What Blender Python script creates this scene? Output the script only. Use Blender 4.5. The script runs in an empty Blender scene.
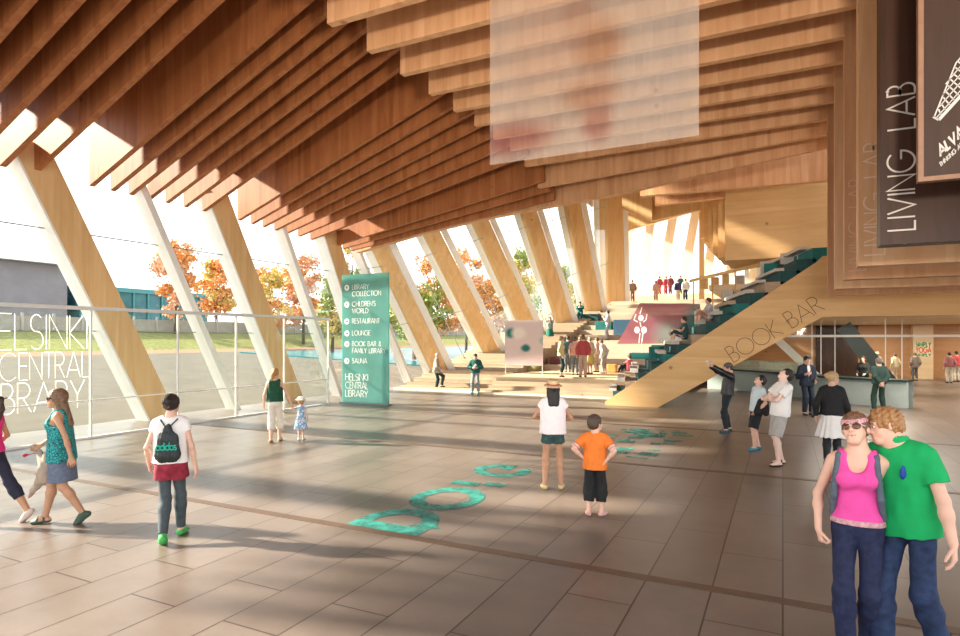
import bpy, bmesh, math, random
import numpy as np
from mathutils import Vector, Matrix

SC = bpy.context.scene
COL = SC.collection
PI = math.pi
rad = math.radians
random.seed(7)

# ------------------------------------------------------------------ materials
_M = {}

def nodes_of(name):
    m = bpy.data.materials.new(name)
    m.use_nodes = True
    nt = m.node_tree
    b = nt.nodes['Principled BSDF']
    return m, nt, b

def N(nt, typ, **kw):
    n = nt.nodes.new(typ)
    for k, v in kw.items():
        if k in n.inputs:
            n.inputs[k].default_value = v
        else:
            setattr(n, k, v)
    return n

def ramp(nt, fac, stops):
    r = nt.nodes.new('ShaderNodeValToRGB')
    e = r.color_ramp.elements
    while len(e) < len(stops):
        e.new(0.5)
    for i, (p, c) in enumerate(stops):
        e[i].position = p
        e[i].color = (c[0], c[1], c[2], 1)
    nt.links.new(fac, r.inputs[0])
    return r.outputs[0]

def plain(name, col, rough=0.7, var=0.10, scale=14.0, metal=0.0, bump=0.0):
    """procedural single-colour material with a slight mottling"""
    key = (name, tuple(col), rough, var, scale, metal)
    if key in _M:
        return _M[key]
    m, nt, b = nodes_of(name)
    tc = N(nt, 'ShaderNodeTexCoord')
    no = N(nt, 'ShaderNodeTexNoise', Scale=scale, Detail=3.0)
    nt.links.new(tc.outputs['Object'], no.inputs['Vector'])
    c1 = [max(0, x * (1 - var)) for x in col]
    c2 = [min(1, x * (1 + var)) for x in col]
    nt.links.new(ramp(nt, no.outputs['Fac'], [(0.3, c1), (0.7, c2)]), b.inputs['Base Color'])
    b.inputs['Roughness'].default_value = rough
    b.inputs['Metallic'].default_value = metal
    if bump:
        bp = N(nt, 'ShaderNodeBump', Strength=bump)
        nt.links.new(no.outputs['Fac'], bp.inputs['Height'])
        nt.links.new(bp.outputs[0], b.inputs['Normal'])
    _M[key] = m
    return m

def wood(name, c1, c2, axis='Z', rough=0.55, board=0.22, seed=0.0):
    """CLT timber: narrow staves and grain running along one axis, with knots"""
    m, nt, b = nodes_of(name)
    tc = N(nt, 'ShaderNodeTexCoord')
    mp = N(nt, 'ShaderNodeMapping')
    s = {'X': (0.12, 1, 1), 'Y': (1, 0.12, 1), 'Z': (1, 1, 0.12)}[axis]
    mp.inputs['Scale'].default_value = s
    mp.inputs['Location'].default_value = (seed, seed * 1.7, seed * 0.6)
    nt.links.new(tc.outputs['Object'], mp.inputs[0])
    no = N(nt, 'ShaderNodeTexNoise', Scale=7.0, Detail=6.0, Roughness=0.65)
    nt.links.new(mp.outputs[0], no.inputs['Vector'])
    vo = N(nt, 'ShaderNodeTexVoronoi', Scale=1.0 / board)
    mp2 = N(nt, 'ShaderNodeMapping')
    k = 0.03
    mp2.inputs['Scale'].default_value = {'X': (k, 1, 1), 'Y': (1, k, 1), 'Z': (1, 1, k)}[axis]
    nt.links.new(tc.outputs['Object'], mp2.inputs[0])
    nt.links.new(mp2.outputs[0], vo.inputs['Vector'])
    sep = N(nt, 'ShaderNodeSeparateColor')
    nt.links.new(vo.outputs['Color'], sep.inputs[0])
    mix = N(nt, 'ShaderNodeMath', operation='ADD')
    a = N(nt, 'ShaderNodeMath', operation='MULTIPLY')
    a.inputs[1].default_value = 0.28
    nt.links.new(sep.outputs[0], a.inputs[0])
    a2 = N(nt, 'ShaderNodeMath', operation='MULTIPLY')
    a2.inputs[1].default_value = 0.85
    nt.links.new(no.outputs['Fac'], a2.inputs[0])
    nt.links.new(a.outputs[0], mix.inputs[0])
    nt.links.new(a2.outputs[0], mix.inputs[1])
    col = ramp(nt, mix.outputs[0], [(0.25, c1), (0.85, c2)])
    kn = N(nt, 'ShaderNodeTexVoronoi', Scale=0.9)
    nt.links.new(tc.outputs['Object'], kn.inputs['Vector'])
    kf = ramp(nt, kn.outputs['Distance'], [(0.02, (0.45, 0.45, 0.45)), (0.075, (1, 1, 1))])
    mx = N(nt, 'ShaderNodeMix', data_type='RGBA', blend_type='MULTIPLY')
    mx.inputs[0].default_value = 1.0
    nt.links.new(col, mx.inputs[6])
    nt.links.new(kf, mx.inputs[7])
    nt.links.new(mx.outputs[2], b.inputs['Base Color'])
    b.inputs['Roughness'].default_value = rough
    b.inputs['Specular IOR Level'].default_value = .25
    return m

def glass(name, tint=(0.97, 0.99, 0.98), body=0.0, bodycol=(0.8, 0.9, 0.88), refl=0.12, rough=0.02):
    """sheet glass: clear transmission + a glossy reflection, optionally a milky printed film"""
    m = bpy.data.materials.new(name)
    m.use_nodes = True
    nt = m.node_tree
    nt.nodes.clear()
    out = N(nt, 'ShaderNodeOutputMaterial')
    tr = N(nt, 'ShaderNodeBsdfTransparent')
    tr.inputs[0].default_value = (*tint, 1)
    gl = N(nt, 'ShaderNodeBsdfGlossy', Roughness=rough)
    fr = N(nt, 'ShaderNodeLayerWeight', Blend=0.25)
    mu = N(nt, 'ShaderNodeMath', operation='MULTIPLY')
    mu.inputs[1].default_value = refl * 3
    nt.links.new(fr.outputs['Fresnel'], mu.inputs[0])
    m1 = N(nt, 'ShaderNodeMixShader')
    nt.links.new(mu.outputs[0], m1.inputs[0])
    nt.links.new(tr.outputs[0], m1.inputs[1])
    nt.links.new(gl.outputs[0], m1.inputs[2])
    last = m1
    if body > 0:
        df = N(nt, 'ShaderNodeBsdfDiffuse')
        tl = N(nt, 'ShaderNodeBsdfTranslucent')
        no = N(nt, 'ShaderNodeTexNoise', Scale=1.2, Detail=2.0)
        tc = N(nt, 'ShaderNodeTexCoord')
        nt.links.new(tc.outputs['Object'], no.inputs['Vector'])
        c = ramp(nt, no.outputs['Fac'], [(0.3, [x * 0.85 for x in bodycol]), (0.7, bodycol)])
        nt.links.new(c, df.inputs[0])
        nt.links.new(c, tl.inputs[0])
        m2 = N(nt, 'ShaderNodeMixShader')
        m2.inputs[0].default_value = 0.5
        nt.links.new(df.outputs[0], m2.inputs[1])
        nt.links.new(tl.outputs[0], m2.inputs[2])
        m3 = N(nt, 'ShaderNodeMixShader')
        m3.inputs[0].default_value = body
        nt.links.new(m1.outputs[0], m3.inputs[1])
        nt.links.new(m2.outputs[0], m3.inputs[2])
        last = m3
    nt.links.new(last.outputs[0], out.inputs[0])
    return m

# ------------------------------------------------------------------ mesh helpers
class MB:
    """collects shapes for ONE mesh object"""
    def __init__(self):
        self.v, self.f = [], []
    def add(self, vs, fs):
        o = len(self.v)
        self.v += [tuple(v) for v in vs]
        self.f += [tuple(i + o for i in f) for f in fs]
        return self
    def box(self, x0, x1, y0, y1, z0, z1):
        vs = [(x, y, z) for x in (x0, x1) for y in (y0, y1) for z in (z0, z1)]
        return self.add(vs, [(0, 1, 3, 2), (4, 6, 7, 5), (0, 4, 5, 1), (2, 3, 7, 6), (0, 2, 6, 4), (1, 5, 7, 3)])
    def hexa(self, bot, top):
        """bot, top: 4 points each, counter-clockwise seen from above"""
        vs = list(bot) + list(top)
        fs = [(3, 2, 1, 0), (4, 5, 6, 7)] + [(i, (i + 1) % 4, 4 + (i + 1) % 4, 4 + i) for i in range(4)]
        return self.add(vs, fs)
    def prism(self, poly, a, b, axis='Y'):
        """poly: 2-D outline (counter-clockwise), extruded from a to b along axis"""
        n = len(poly)
        def P(p, t):
            return {'Y': (p[0], t, p[1]), 'X': (t, p[0], p[1]), 'Z': (p[0], p[1], t)}[axis]
        vs = [P(p, a) for p in poly] + [P(p, b) for p in poly]
        fs = [tuple(range(n)), tuple(range(2 * n - 1, n - 1, -1))]
        fs += [((i + 1) % n, i, n + i, n + (i + 1) % n) for i in range(n)]
        return self.add(vs, fs)
    def bar(self, p, q, w, h=None, up=(0, 0, 1)):
        p, q = Vector(p), Vector(q)
        h = w if h is None else h
        d = (q - p).normalized()
        u = Vector(up)
        if abs(d.dot(u)) > 0.99:
            u = Vector((1, 0, 0))
        s = d.cross(u).normalized()
        u = s.cross(d)
        a = [p + s * w / 2 * i + u * h / 2 * j for i, j in ((-1, -1), (1, -1), (1, 1), (-1, 1))]
        b = [x + (q - p) for x in a]
        return self.add(a + b, [(0, 1, 2, 3), (7, 6, 5, 4)] + [((i + 1) % 4, i, 4 + i, 4 + (i + 1) % 4) for i in range(4)])
    def tube(self, pts, r, n=8, r2=None):
        pts = [Vector(p) for p in pts]
        rings = []
        for i, p in enumerate(pts):
            d = (pts[min(i + 1, len(pts) - 1)] - pts[max(i - 1, 0)]).normalized()
            u = Vector((0, 0, 1)) if abs(d.z) < 0.95 else Vector((1, 0, 0))
            s = d.cross(u).normalized()
            u = s.cross(d)
            rr = r if r2 is None else r + (r2 - r) * i / max(1, len(pts) - 1)
            rings.append([p + (s * math.cos(2 * PI * k / n) + u * math.sin(2 * PI * k / n)) * rr for k in range(n)])
        vs = [v for g in rings for v in g]
        fs = [tuple(range(n)), tuple(range(len(vs) - 1, len(vs) - n - 1, -1))]
        for i in range(len(rings) - 1):
            fs += [(i * n + (k + 1) % n, i * n + k, (i + 1) * n + k, (i + 1) * n + (k + 1) % n) for k in range(n)]
        return self.add(vs, fs)
    def build(self, name, m, parent=None, bevel=0.0, smooth=False, loc=None):
        me = bpy.data.meshes.new(name)
        me.from_pydata(self.v, [], self.f)
        bm = bmesh.new()
        bm.from_mesh(me)
        bmesh.ops.recalc_face_normals(bm, faces=bm.faces)
        if bevel:
            bmesh.ops.bevel(bm, geom=bm.edges, offset=bevel, segments=2, affect='EDGES', profile=0.5)
        bm.to_mesh(me)
        bm.free()
        if smooth:
            me.shade_smooth()
        return link(name, me, m, parent, loc)

def link(name, me, m, parent=None, loc=None):
    o = bpy.data.objects.new(name, me)
    COL.objects.link(o)
    if m is not None:
        me.materials.append(m)
    if parent is not None:
        o.parent = parent
    if loc is not None:
        o.location = loc
    return o

def empty(name, loc=(0, 0, 0), rz=0.0):
    o = bpy.data.objects.new(name, None)
    COL.objects.link(o)
    o.location = loc
    o.rotation_euler = (0, 0, rz)
    o.empty_display_size = 0.2
    return o

def tag(o, label=None, cat=None, group=None, kind=None):
    for k, v in (('label', label), ('category', cat), ('group', group), ('kind', kind)):
        if v:
            o[k] = v
    return o

def local(pts, o):
    return [Vector(p) - Vector(o) for p in pts]

# ------------------------------------------------------------------ thin stroke lettering
def _arc(cx, cy, rx, ry, a0, a1, n=14):
    return [(cx + rx * math.cos(rad(a0 + (a1 - a0) * i / n)), cy + ry * math.sin(rad(a0 + (a1 - a0) * i / n))) for i in range(n + 1)]

GL = {   # glyph: (width, strokes) on a cap height of 1
 'A': (.78, [[(0, 0), (.39, 1), (.78, 0)], [(.12, .3), (.66, .3)]]),
 'B': (.5, [[(0, 0), (0, 1), (.22, 1)] + _arc(.22, .77, .2, .23, 90, -90) + [(0, .54)], [(0, .54), (.24, .54)] + _arc(.24, .27, .25, .27, 90, -90) + [(0, 0)]]),
 'C': (.85, [_arc(.47, .5, .47, .5, 48, 312, 24)]),
 'D': (.66, [[(0, 0), (0, 1), (.18, 1)] + _arc(.18, .5, .48, .5, 90, -90) + [(0, 0)]]),
 'E': (.42, [[(.42, 1), (0, 1), (0, 0), (.42, 0)], [(0, .52), (.38, .52)]]),
 'F': (.42, [[(.42, 1), (0, 1), (0, 0)], [(0, .52), (.36, .52)]]),
 'G': (.92, [_arc(.47, .5, .47, .5, 48, 360, 26) + [(.56, .5)]]),
 'H': (.6, [[(0, 0), (0, 1)], [(.6, 0), (.6, 1)], [(0, .52), (.6, .52)]]),
 'I': (.02, [[(.01, 0), (.01, 1)]]),
 'K': (.55, [[(0, 0), (0, 1)], [(.5, 1), (0, .48), (.55, 0)]]),
 'L': (.4, [[(0, 1), (0, 0), (.4, 0)]]),
 'M': (.86, [[(0, 0), (.12, 1), (.43, .15), (.74, 1), (.86, 0)]]),
 'N': (.64, [[(0, 0), (0, 1), (.64, 0), (.64, 1)]]),
 'O': (.96, [_arc(.48, .5, .48, .5, 0, 360, 28)]),
 'P': (.48, [[(0, 0), (0, 1), (.22, 1)] + _arc(.22, .75, .25, .25, 90, -90) + [(0, .5)]]),
 'R': (.52, [[(0, 0), (0, 1), (.22, 1)] + _arc(.22, .75, .25, .25, 90, -90) + [(0, .5)], [(.2, .5), (.52, 0)]]),
 'S': (.46, [_arc(.23, .75, .2, .25, 40, 250, 12) + _arc(.23, .26, .23, .26, 80, -140, 12)]),
 'T': (.5, [[(0, 1), (.5, 1)], [(.25, 1), (.25, 0)]]),
 'U': (.6, [[(0, 1), (0, .3)] + _arc(.3, .3, .3, .3, 180, 360) + [(.6, 1)]]),
 'V': (.7, [[(0, 1), (.35, 0), (.7, 1)]]),
 'W': (1.0, [[(0, 1), (.25, 0), (.5, .9), (.75, 0), (1, 1)]]),
 'Y': (.62, [[(0, 1), (.31, .48), (.62, 1)], [(.31, .48), (.31, 0)]]),
 '&': (.6, [[(.6, 0), (.15, .7)] + _arc(.28, .8, .15, .18, 200, -20, 8) + [(.08, .4)] + _arc(.25, .22, .22, .22, 160, 360, 10)]),
 "'": (.04, [[(.02, 1), (.0, .8)]]),
 'a': (.55, [_arc(.27, .3, .27, .3, 0, 360, 18), [(.55, .6), (.55, 0)]]),
 'd': (.55, [_arc(.27, .3, .27, .3, 0, 360, 18), [(.55, 1), (.55, 0)]]),
 'i': (.04, [[(.02, 0), (.02, .6)], [(.02, .78), (.02, .9)]]),
 's': (.36, [_arc(.18, .45, .16, .15, 30, 250, 8) + _arc(.18, .15, .18, .15, 70, -150, 8)]),
 ' ': (.35, []),
}

def text_mesh(txt, h, w, gap=.16, thick=0.006, mb=None, M=None):
    """stroke lettering of cap height h and stroke width w in the local XZ plane (front face towards -Y)"""
    mb = mb or MB()
    M = M or Matrix.Identity(4)
    x = 0.0
    for ch in txt:
        wd, strokes = GL[ch]
        for st in strokes:
            p = [Vector((x + a * h, b * h)) for a, b in st]
            L, Rr = [], []
            for i, q in enumerate(p):
                closed = (p[0] - p[-1]).length < 1e-6
                a = p[i - 1] if i > 0 else (p[-2] if closed else None)
                b = p[i + 1] if i < len(p) - 1 else (p[1] if closed else None)
                d1 = (q - a).normalized() if a is not None else None
                d2 = (b - q).normalized() if b is not None else None
                if d1 is None: d1 = d2
                if d2 is None: d2 = d1
                n1 = Vector((-d1.y, d1.x)); n2 = Vector((-d2.y, d2.x))
                nn = (n1 + n2)
                nn = n1 if nn.length < 1e-3 else nn.normalized()
                k = min(2.2, 1 / max(0.3, nn.dot(n1)))
                L.append(q + nn * w / 2 * k); Rr.append(q - nn * w / 2 * k)
            vs, fs = [], []
            for l, r in zip(L, Rr):
                for y in (0, thick):
                    vs.append(M @ Vector((l.x, y, l.y))); vs.append(M @ Vector((r.x, y, r.y)))
            for i in range(len(L) - 1):
                b0, b1 = 4 * i, 4 * i + 4
                fs += [(b0, b0 + 1, b1 + 1, b1), (b0 + 2, b1 + 2, b1 + 3, b0 + 3),
                       (b0, b1, b1 + 2, b0 + 2), (b0 + 1, b0 + 3, b1 + 3, b1 + 1)]
            mb.add(vs, fs)
        x += wd * h + gap * h
    return mb, x - gap * h
SKY, SUN, SUNDIR, SUNEL, EXPO, HALL, SPOT = 1.3, 9.0, (.95, .30), 28, 1.05, 110, 3500

# ------------------------------------------------------------------ people: bodies and clothes from blended implicit shapes
def V(*a):
    return np.array(a, dtype=np.float64)

def F4(v):
    return np.asarray(v, dtype=np.float32)

def nrm(q):
    return np.sqrt(np.einsum('ij,ij->i', q, q))

def unit(v):
    v = np.asarray(v, dtype=np.float64)
    return v / (np.linalg.norm(v) + 1e-12)

def rot(ax, deg):
    c, s = math.cos(rad(deg)), math.sin(rad(deg))
    return np.array({'x': [[1, 0, 0], [0, c, -s], [0, s, c]], 'y': [[c, 0, s], [0, 1, 0], [-s, 0, c]], 'z': [[c, -s, 0], [s, c, 0], [0, 0, 1]]}[ax])

I3 = np.eye(3)

def cap(a, b, ra, rb=None):
    return ('c', F4(a), F4(b), ra, ra if rb is None else rb)

def flat(o, R, a, b, ra, rb, sy):
    return ('t', F4(o), F4(R), F4(a), F4(b), ra, rb, sy)

def ell(c, R, r):
    return ('e', F4(c), F4(R), F4(r))

def sd(pr, p):
    t = pr[0]
    if t == 'e':
        q = (p - pr[1]) @ pr[2]
        k0 = nrm(q / pr[3])
        k1 = nrm(q / (pr[3] ** 2)) + 1e-9
        return k0 * (k0 - 1) / k1
    if t == 't':
        q = (p - pr[1]) @ pr[2]
        q = q / F4([1, pr[7], 1])
        a, b, ra, rb = pr[3:7]
        sc = min(1.0, pr[7] ** 0.5)
    else:
        q = p
        a, b, ra, rb = pr[1:5]
        sc = 1.0
    ba = b - a
    qa = q - a
    h = np.minimum(np.maximum((qa @ ba) / np.float32(ba @ ba + 1e-12), 0), 1)
    qa -= h[:, None] * ba
    return (nrm(qa) - (h * np.float32(rb - ra) + np.float32(ra))) * np.float32(sc)

def smin(a, b, k):
    h = np.maximum(k - np.abs(a - b), 0) / k
    return np.minimum(a, b) - h * h * k * 0.25

class Layer:
    def __init__(self, prims, k=0.03, infl=0.0, cuts=(), sub=(), subk=0.01):
        self.prims, self.k, self.infl, self.cuts, self.sub, self.subk = prims, k, infl, [(F4(n), float(c)) for n, c in cuts], sub, subk

class Field:
    """layers of blended primitives; cuts are (normal, offset) half-spaces that are kept where n.p < c"""
    def __init__(self, layers, k=0.02, cuts=(), sub=(), noise=None, warp=None):
        self.layers, self.k, self.cuts, self.sub, self.noise, self.warp = layers, k, [(F4(n), float(c)) for n, c in cuts], list(sub), noise, warp
    def __call__(self, p, hd=None):
        D = None
        lay = [(L, L.prims) for L in self.layers]
        if hd is not None:
            c = p.mean(axis=0, keepdims=True)
            ds = [np.array([sd(q, c)[0] - L.infl for q in L.prims]) for L in self.layers]
            g = min(x.min() for x in ds)
            lay = [(L, [q for q, x in zip(L.prims, dc) if x < dc.min() + 2.3 * hd + 1.5 * L.k])
                   for L, dc in zip(self.layers, ds) if L.cuts or L.sub or dc.min() < g + 2.3 * hd + 2 * self.k]
        for L, prims in lay:
            d = None
            for q in prims:
                x = sd(q, p) - L.infl
                d = x if d is None else smin(d, x, L.k)
            for q, kk in L.sub:
                d = -smin(-d, sd(q, p), kk)
            for n, c0 in L.cuts:
                d = np.maximum(d, p @ n - c0)
            D = d if D is None else smin(D, d, self.k)
        if self.noise is not None:
            D = D + self.noise(p)
        for q, kk in self.sub:
            D = -smin(-D, sd(q, p), kk)
        for n, c0 in self.cuts:
            D = np.maximum(D, p @ n - c0)
        return D
    def bounds(self, pad):
        lo, hi = np.full(3, 1e9), np.full(3, -1e9)
        for L in self.layers:
            for q in L.prims:
                if q[0] == 'e':
                    r = q[3].max(); pts = [q[1]]
                elif q[0] == 't':
                    r = max(q[5], q[6]) * max(1, q[7]); pts = [q[1] + q[2] @ (q[3] * V(1, q[7], 1)), q[1] + q[2] @ (q[4] * V(1, q[7], 1))]
                else:
                    r = max(q[3], q[4]); pts = [q[1], q[2]]
                for x in pts:
                    lo = np.minimum(lo, x - r - L.infl); hi = np.maximum(hi, x + r + L.infl)
        return lo - pad, hi + pad

def polygonise(F, h):
    """surface nets on a sparse block grid"""
    lo, hi = F.bounds(3 * h)
    B = 12
    nb = np.maximum(1, np.ceil((hi - lo) / (h * B)).astype(int))
    n = nb * B + 1
    D = np.full(n, 1.0, dtype=np.float32)
    hd = h * B * 0.87
    ii = np.stack(np.meshgrid(*[np.arange(x) for x in nb], indexing='ij'), -1).reshape(-1, 3)
    cen = lo + (ii * B + B / 2) * h
    dc = F(cen.astype(np.float32))
    g = np.stack(np.meshgrid(*[np.arange(B + 1)] * 3, indexing='ij'), -1).reshape(-1, 3)
    for b, d in zip(ii, dc):
        s = b * B
        sl = tuple(slice(x, x + B + 1) for x in s)
        if abs(d) > 1.7 * hd + 0.05:
            if d < 0:
                D[sl] = -1.0
            continue
        D[sl] = F((lo + (s + g) * h).astype(np.float32), hd).reshape(B + 1, B + 1, B + 1)
    S = D < 0
    a = S[:-1, :-1, :-1]
    al, an = a.copy(), a.copy()
    corners = [(i, j, k) for i in (0, 1) for j in (0, 1) for k in (0, 1)]
    for i, j, k in corners[1:]:
        t = S[i:n[0] - 1 + i, j:n[1] - 1 + j, k:n[2] - 1 + k]
        al &= t; an |= t
    idx = np.argwhere(an & ~al)
    if len(idx) == 0:
        return np.zeros((0, 3)), np.zeros((0, 4), int)
    cv = np.stack([D[idx[:, 0] + i, idx[:, 1] + j, idx[:, 2] + k] for i, j, k in corners], 1).astype(np.float64)
    acc = np.zeros((len(idx), 3)); cnt = np.zeros(len(idx))
    for x in range(8):
        for ax in range(3):
            c = corners[x]
            if c[ax]:
                continue
            y = x + (4, 2, 1)[ax]
            m = (cv[:, x] < 0) != (cv[:, y] < 0)
            t = np.where(m, cv[:, x] / np.where(m, cv[:, x] - cv[:, y], 1), 0)
            pos = np.tile(np.array(c, float), (len(idx), 1)); pos[:, ax] += t
            acc += pos * m[:, None]; cnt += m
    verts = lo + (idx + acc / cnt[:, None]) * h
    vid = np.full(n - 1, -1, dtype=np.int64)
    vid[idx[:, 0], idx[:, 1], idx[:, 2]] = np.arange(len(idx))
    quads = []
    for ax in range(3):
        u, v = (ax + 1) % 3, (ax + 2) % 3
        s0 = [slice(1, -1)] * 3; s1 = [slice(1, -1)] * 3
        s0[ax] = slice(0, -1); s1[ax] = slice(1, None)
        A, Bq = S[tuple(s0)], S[tuple(s1)]
        e = np.argwhere(A != Bq)
        if len(e) == 0:
            continue
        inside = A[e[:, 0], e[:, 1], e[:, 2]]
        off = np.ones(3, int); off[ax] = 0
        e = e + off
        def cell(du, dv):
            c = e.copy(); c[:, u] += du; c[:, v] += dv
            return vid[c[:, 0], c[:, 1], c[:, 2]]
        q = np.stack([cell(-1, -1), cell(0, -1), cell(0, 0), cell(-1, 0)], 1)
        q[~inside] = q[~inside][:, ::-1]
        quads.append(q)
    quads = np.concatenate(quads)
    quads = quads[(quads >= 0).all(1)]
    return verts, quads

def sdf_object(name, F, h, scale, m, parent, smooth_iter=1):
    vs, qs = polygonise(F, h)
    if len(vs) == 0:
        return None
    me = bpy.data.meshes.new(name)
    me.vertices.add(len(vs))
    me.vertices.foreach_set('co', (vs * scale).astype(np.float32).ravel())
    me.loops.add(len(qs) * 4)
    me.loops.foreach_set('vertex_index', qs.astype(np.int32).ravel())
    me.polygons.add(len(qs))
    me.polygons.foreach_set('loop_start', np.arange(0, len(qs) * 4, 4, dtype=np.int32))
    me.update(calc_edges=True)
    me.validate()
    me.shade_smooth()
    return link(name, me, m, parent)

def folds(amp, seed=0, wl=0.11):
    r = np.random.RandomState(seed)
    ks = []
    for i in range(5):
        d = unit(V(r.randn(), r.randn(), 0.55 * r.randn()))
        ks.append((d * 2 * PI / (wl * (0.6 + r.rand())), r.rand() * 6))
    def f(p):
        s = 0
        for kk, ph in ks:
            s = s + np.sin(p @ F4(kk) + np.float32(ph))
        return amp * s / 2.5
    return f

def ik(a, c, l1, l2, pole):
    a, c = np.asarray(a, float), np.asarray(c, float)
    d = c - a
    L = np.linalg.norm(d)
    Lm = (l1 + l2) * 0.998
    if L > Lm:
        c = a + d / L * Lm; d = c - a; L = Lm
    u = d / L
    x = (l1 * l1 - l2 * l2 + L * L) / (2 * L)
    hgt = math.sqrt(max(0, l1 * l1 - x * x))
    po = np.asarray(pole, float)
    po = unit(po - u * (po @ u))
    return a + u * x + po * hgt, c

def hand_prims(W, u, n, side, curl, fr, hs=1.0, spread=0.10, thumb_in=0.2):
    u = unit(u); n = unit(np.asarray(n, float) - u * (np.asarray(n, float) @ u))
    s = np.cross(u, n) if side > 0 else np.cross(n, u)
    palm, fin = [], []
    k = max(fr, 0.0095)
    for i, (o, ln) in enumerate(((.029, .070), (.010, .080), (-.010, .074), (-.028, .057))):
        kn = W + (u * (.088 - .004 * abs(i - 1)) + s * o) * hs
        palm.append(cap(W + (u * .012 + s * o * .6) * hs, kn, .0145 * hs, .0125 * hs))
        d = unit(u + s * spread * (1.5 - i) * 0.8)
        p, ang = kn, 0.0
        for j, fl in enumerate((.45, .31, .26)):
            ang += curl * (0.9 if j == 0 else 1.0) * (1 + .12 * (i - 1))
            dd = d * math.cos(ang) + n * math.sin(ang)
            q = p + dd * ln * fl * hs
            fin.append(cap(p, q, fr * hs * (1 - .07 * j), fr * hs * (.95 - .09 * j)))
            p = q
    b = W + (u * .022 + s * .020) * hs
    m1 = b + (u * .028 + s * .030 + n * .014) * hs
    m2 = m1 + unit(u * .8 + s * (.5 - thumb_in) + n * (.2 + thumb_in)) * .034 * hs
    m3 = m2 + unit(u * .9 + s * (.2 - thumb_in) + n * (.2 + thumb_in)) * .026 * hs
    th = [cap(b, m1, .0145 * hs, .012 * hs), cap(m1, m2, (k + .002) * hs, (k + .0005) * hs), cap(m2, m3, k * hs, (k - .0015) * hs)]
    return palm, fin, th

SKIN = {'fair': (.72, .44, .33), 'tan': (.50, .27, .16), 'pale': (.80, .55, .45), 'brown': (.38, .19, .11)}

def skin_mat(kind):
    key = ('skin', kind)
    if key not in _M:
        m = plain('skin_' + kind, SKIN[kind], 0.55, 0.05, 9.0)
        b = m.node_tree.nodes['Principled BSDF']
        b.inputs['Subsurface Weight'].default_value = 0.06
        b.inputs['Subsurface Radius'].default_value = (0.02, 0.008, 0.004)
        _M[key] = m
    return _M[key]

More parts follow.
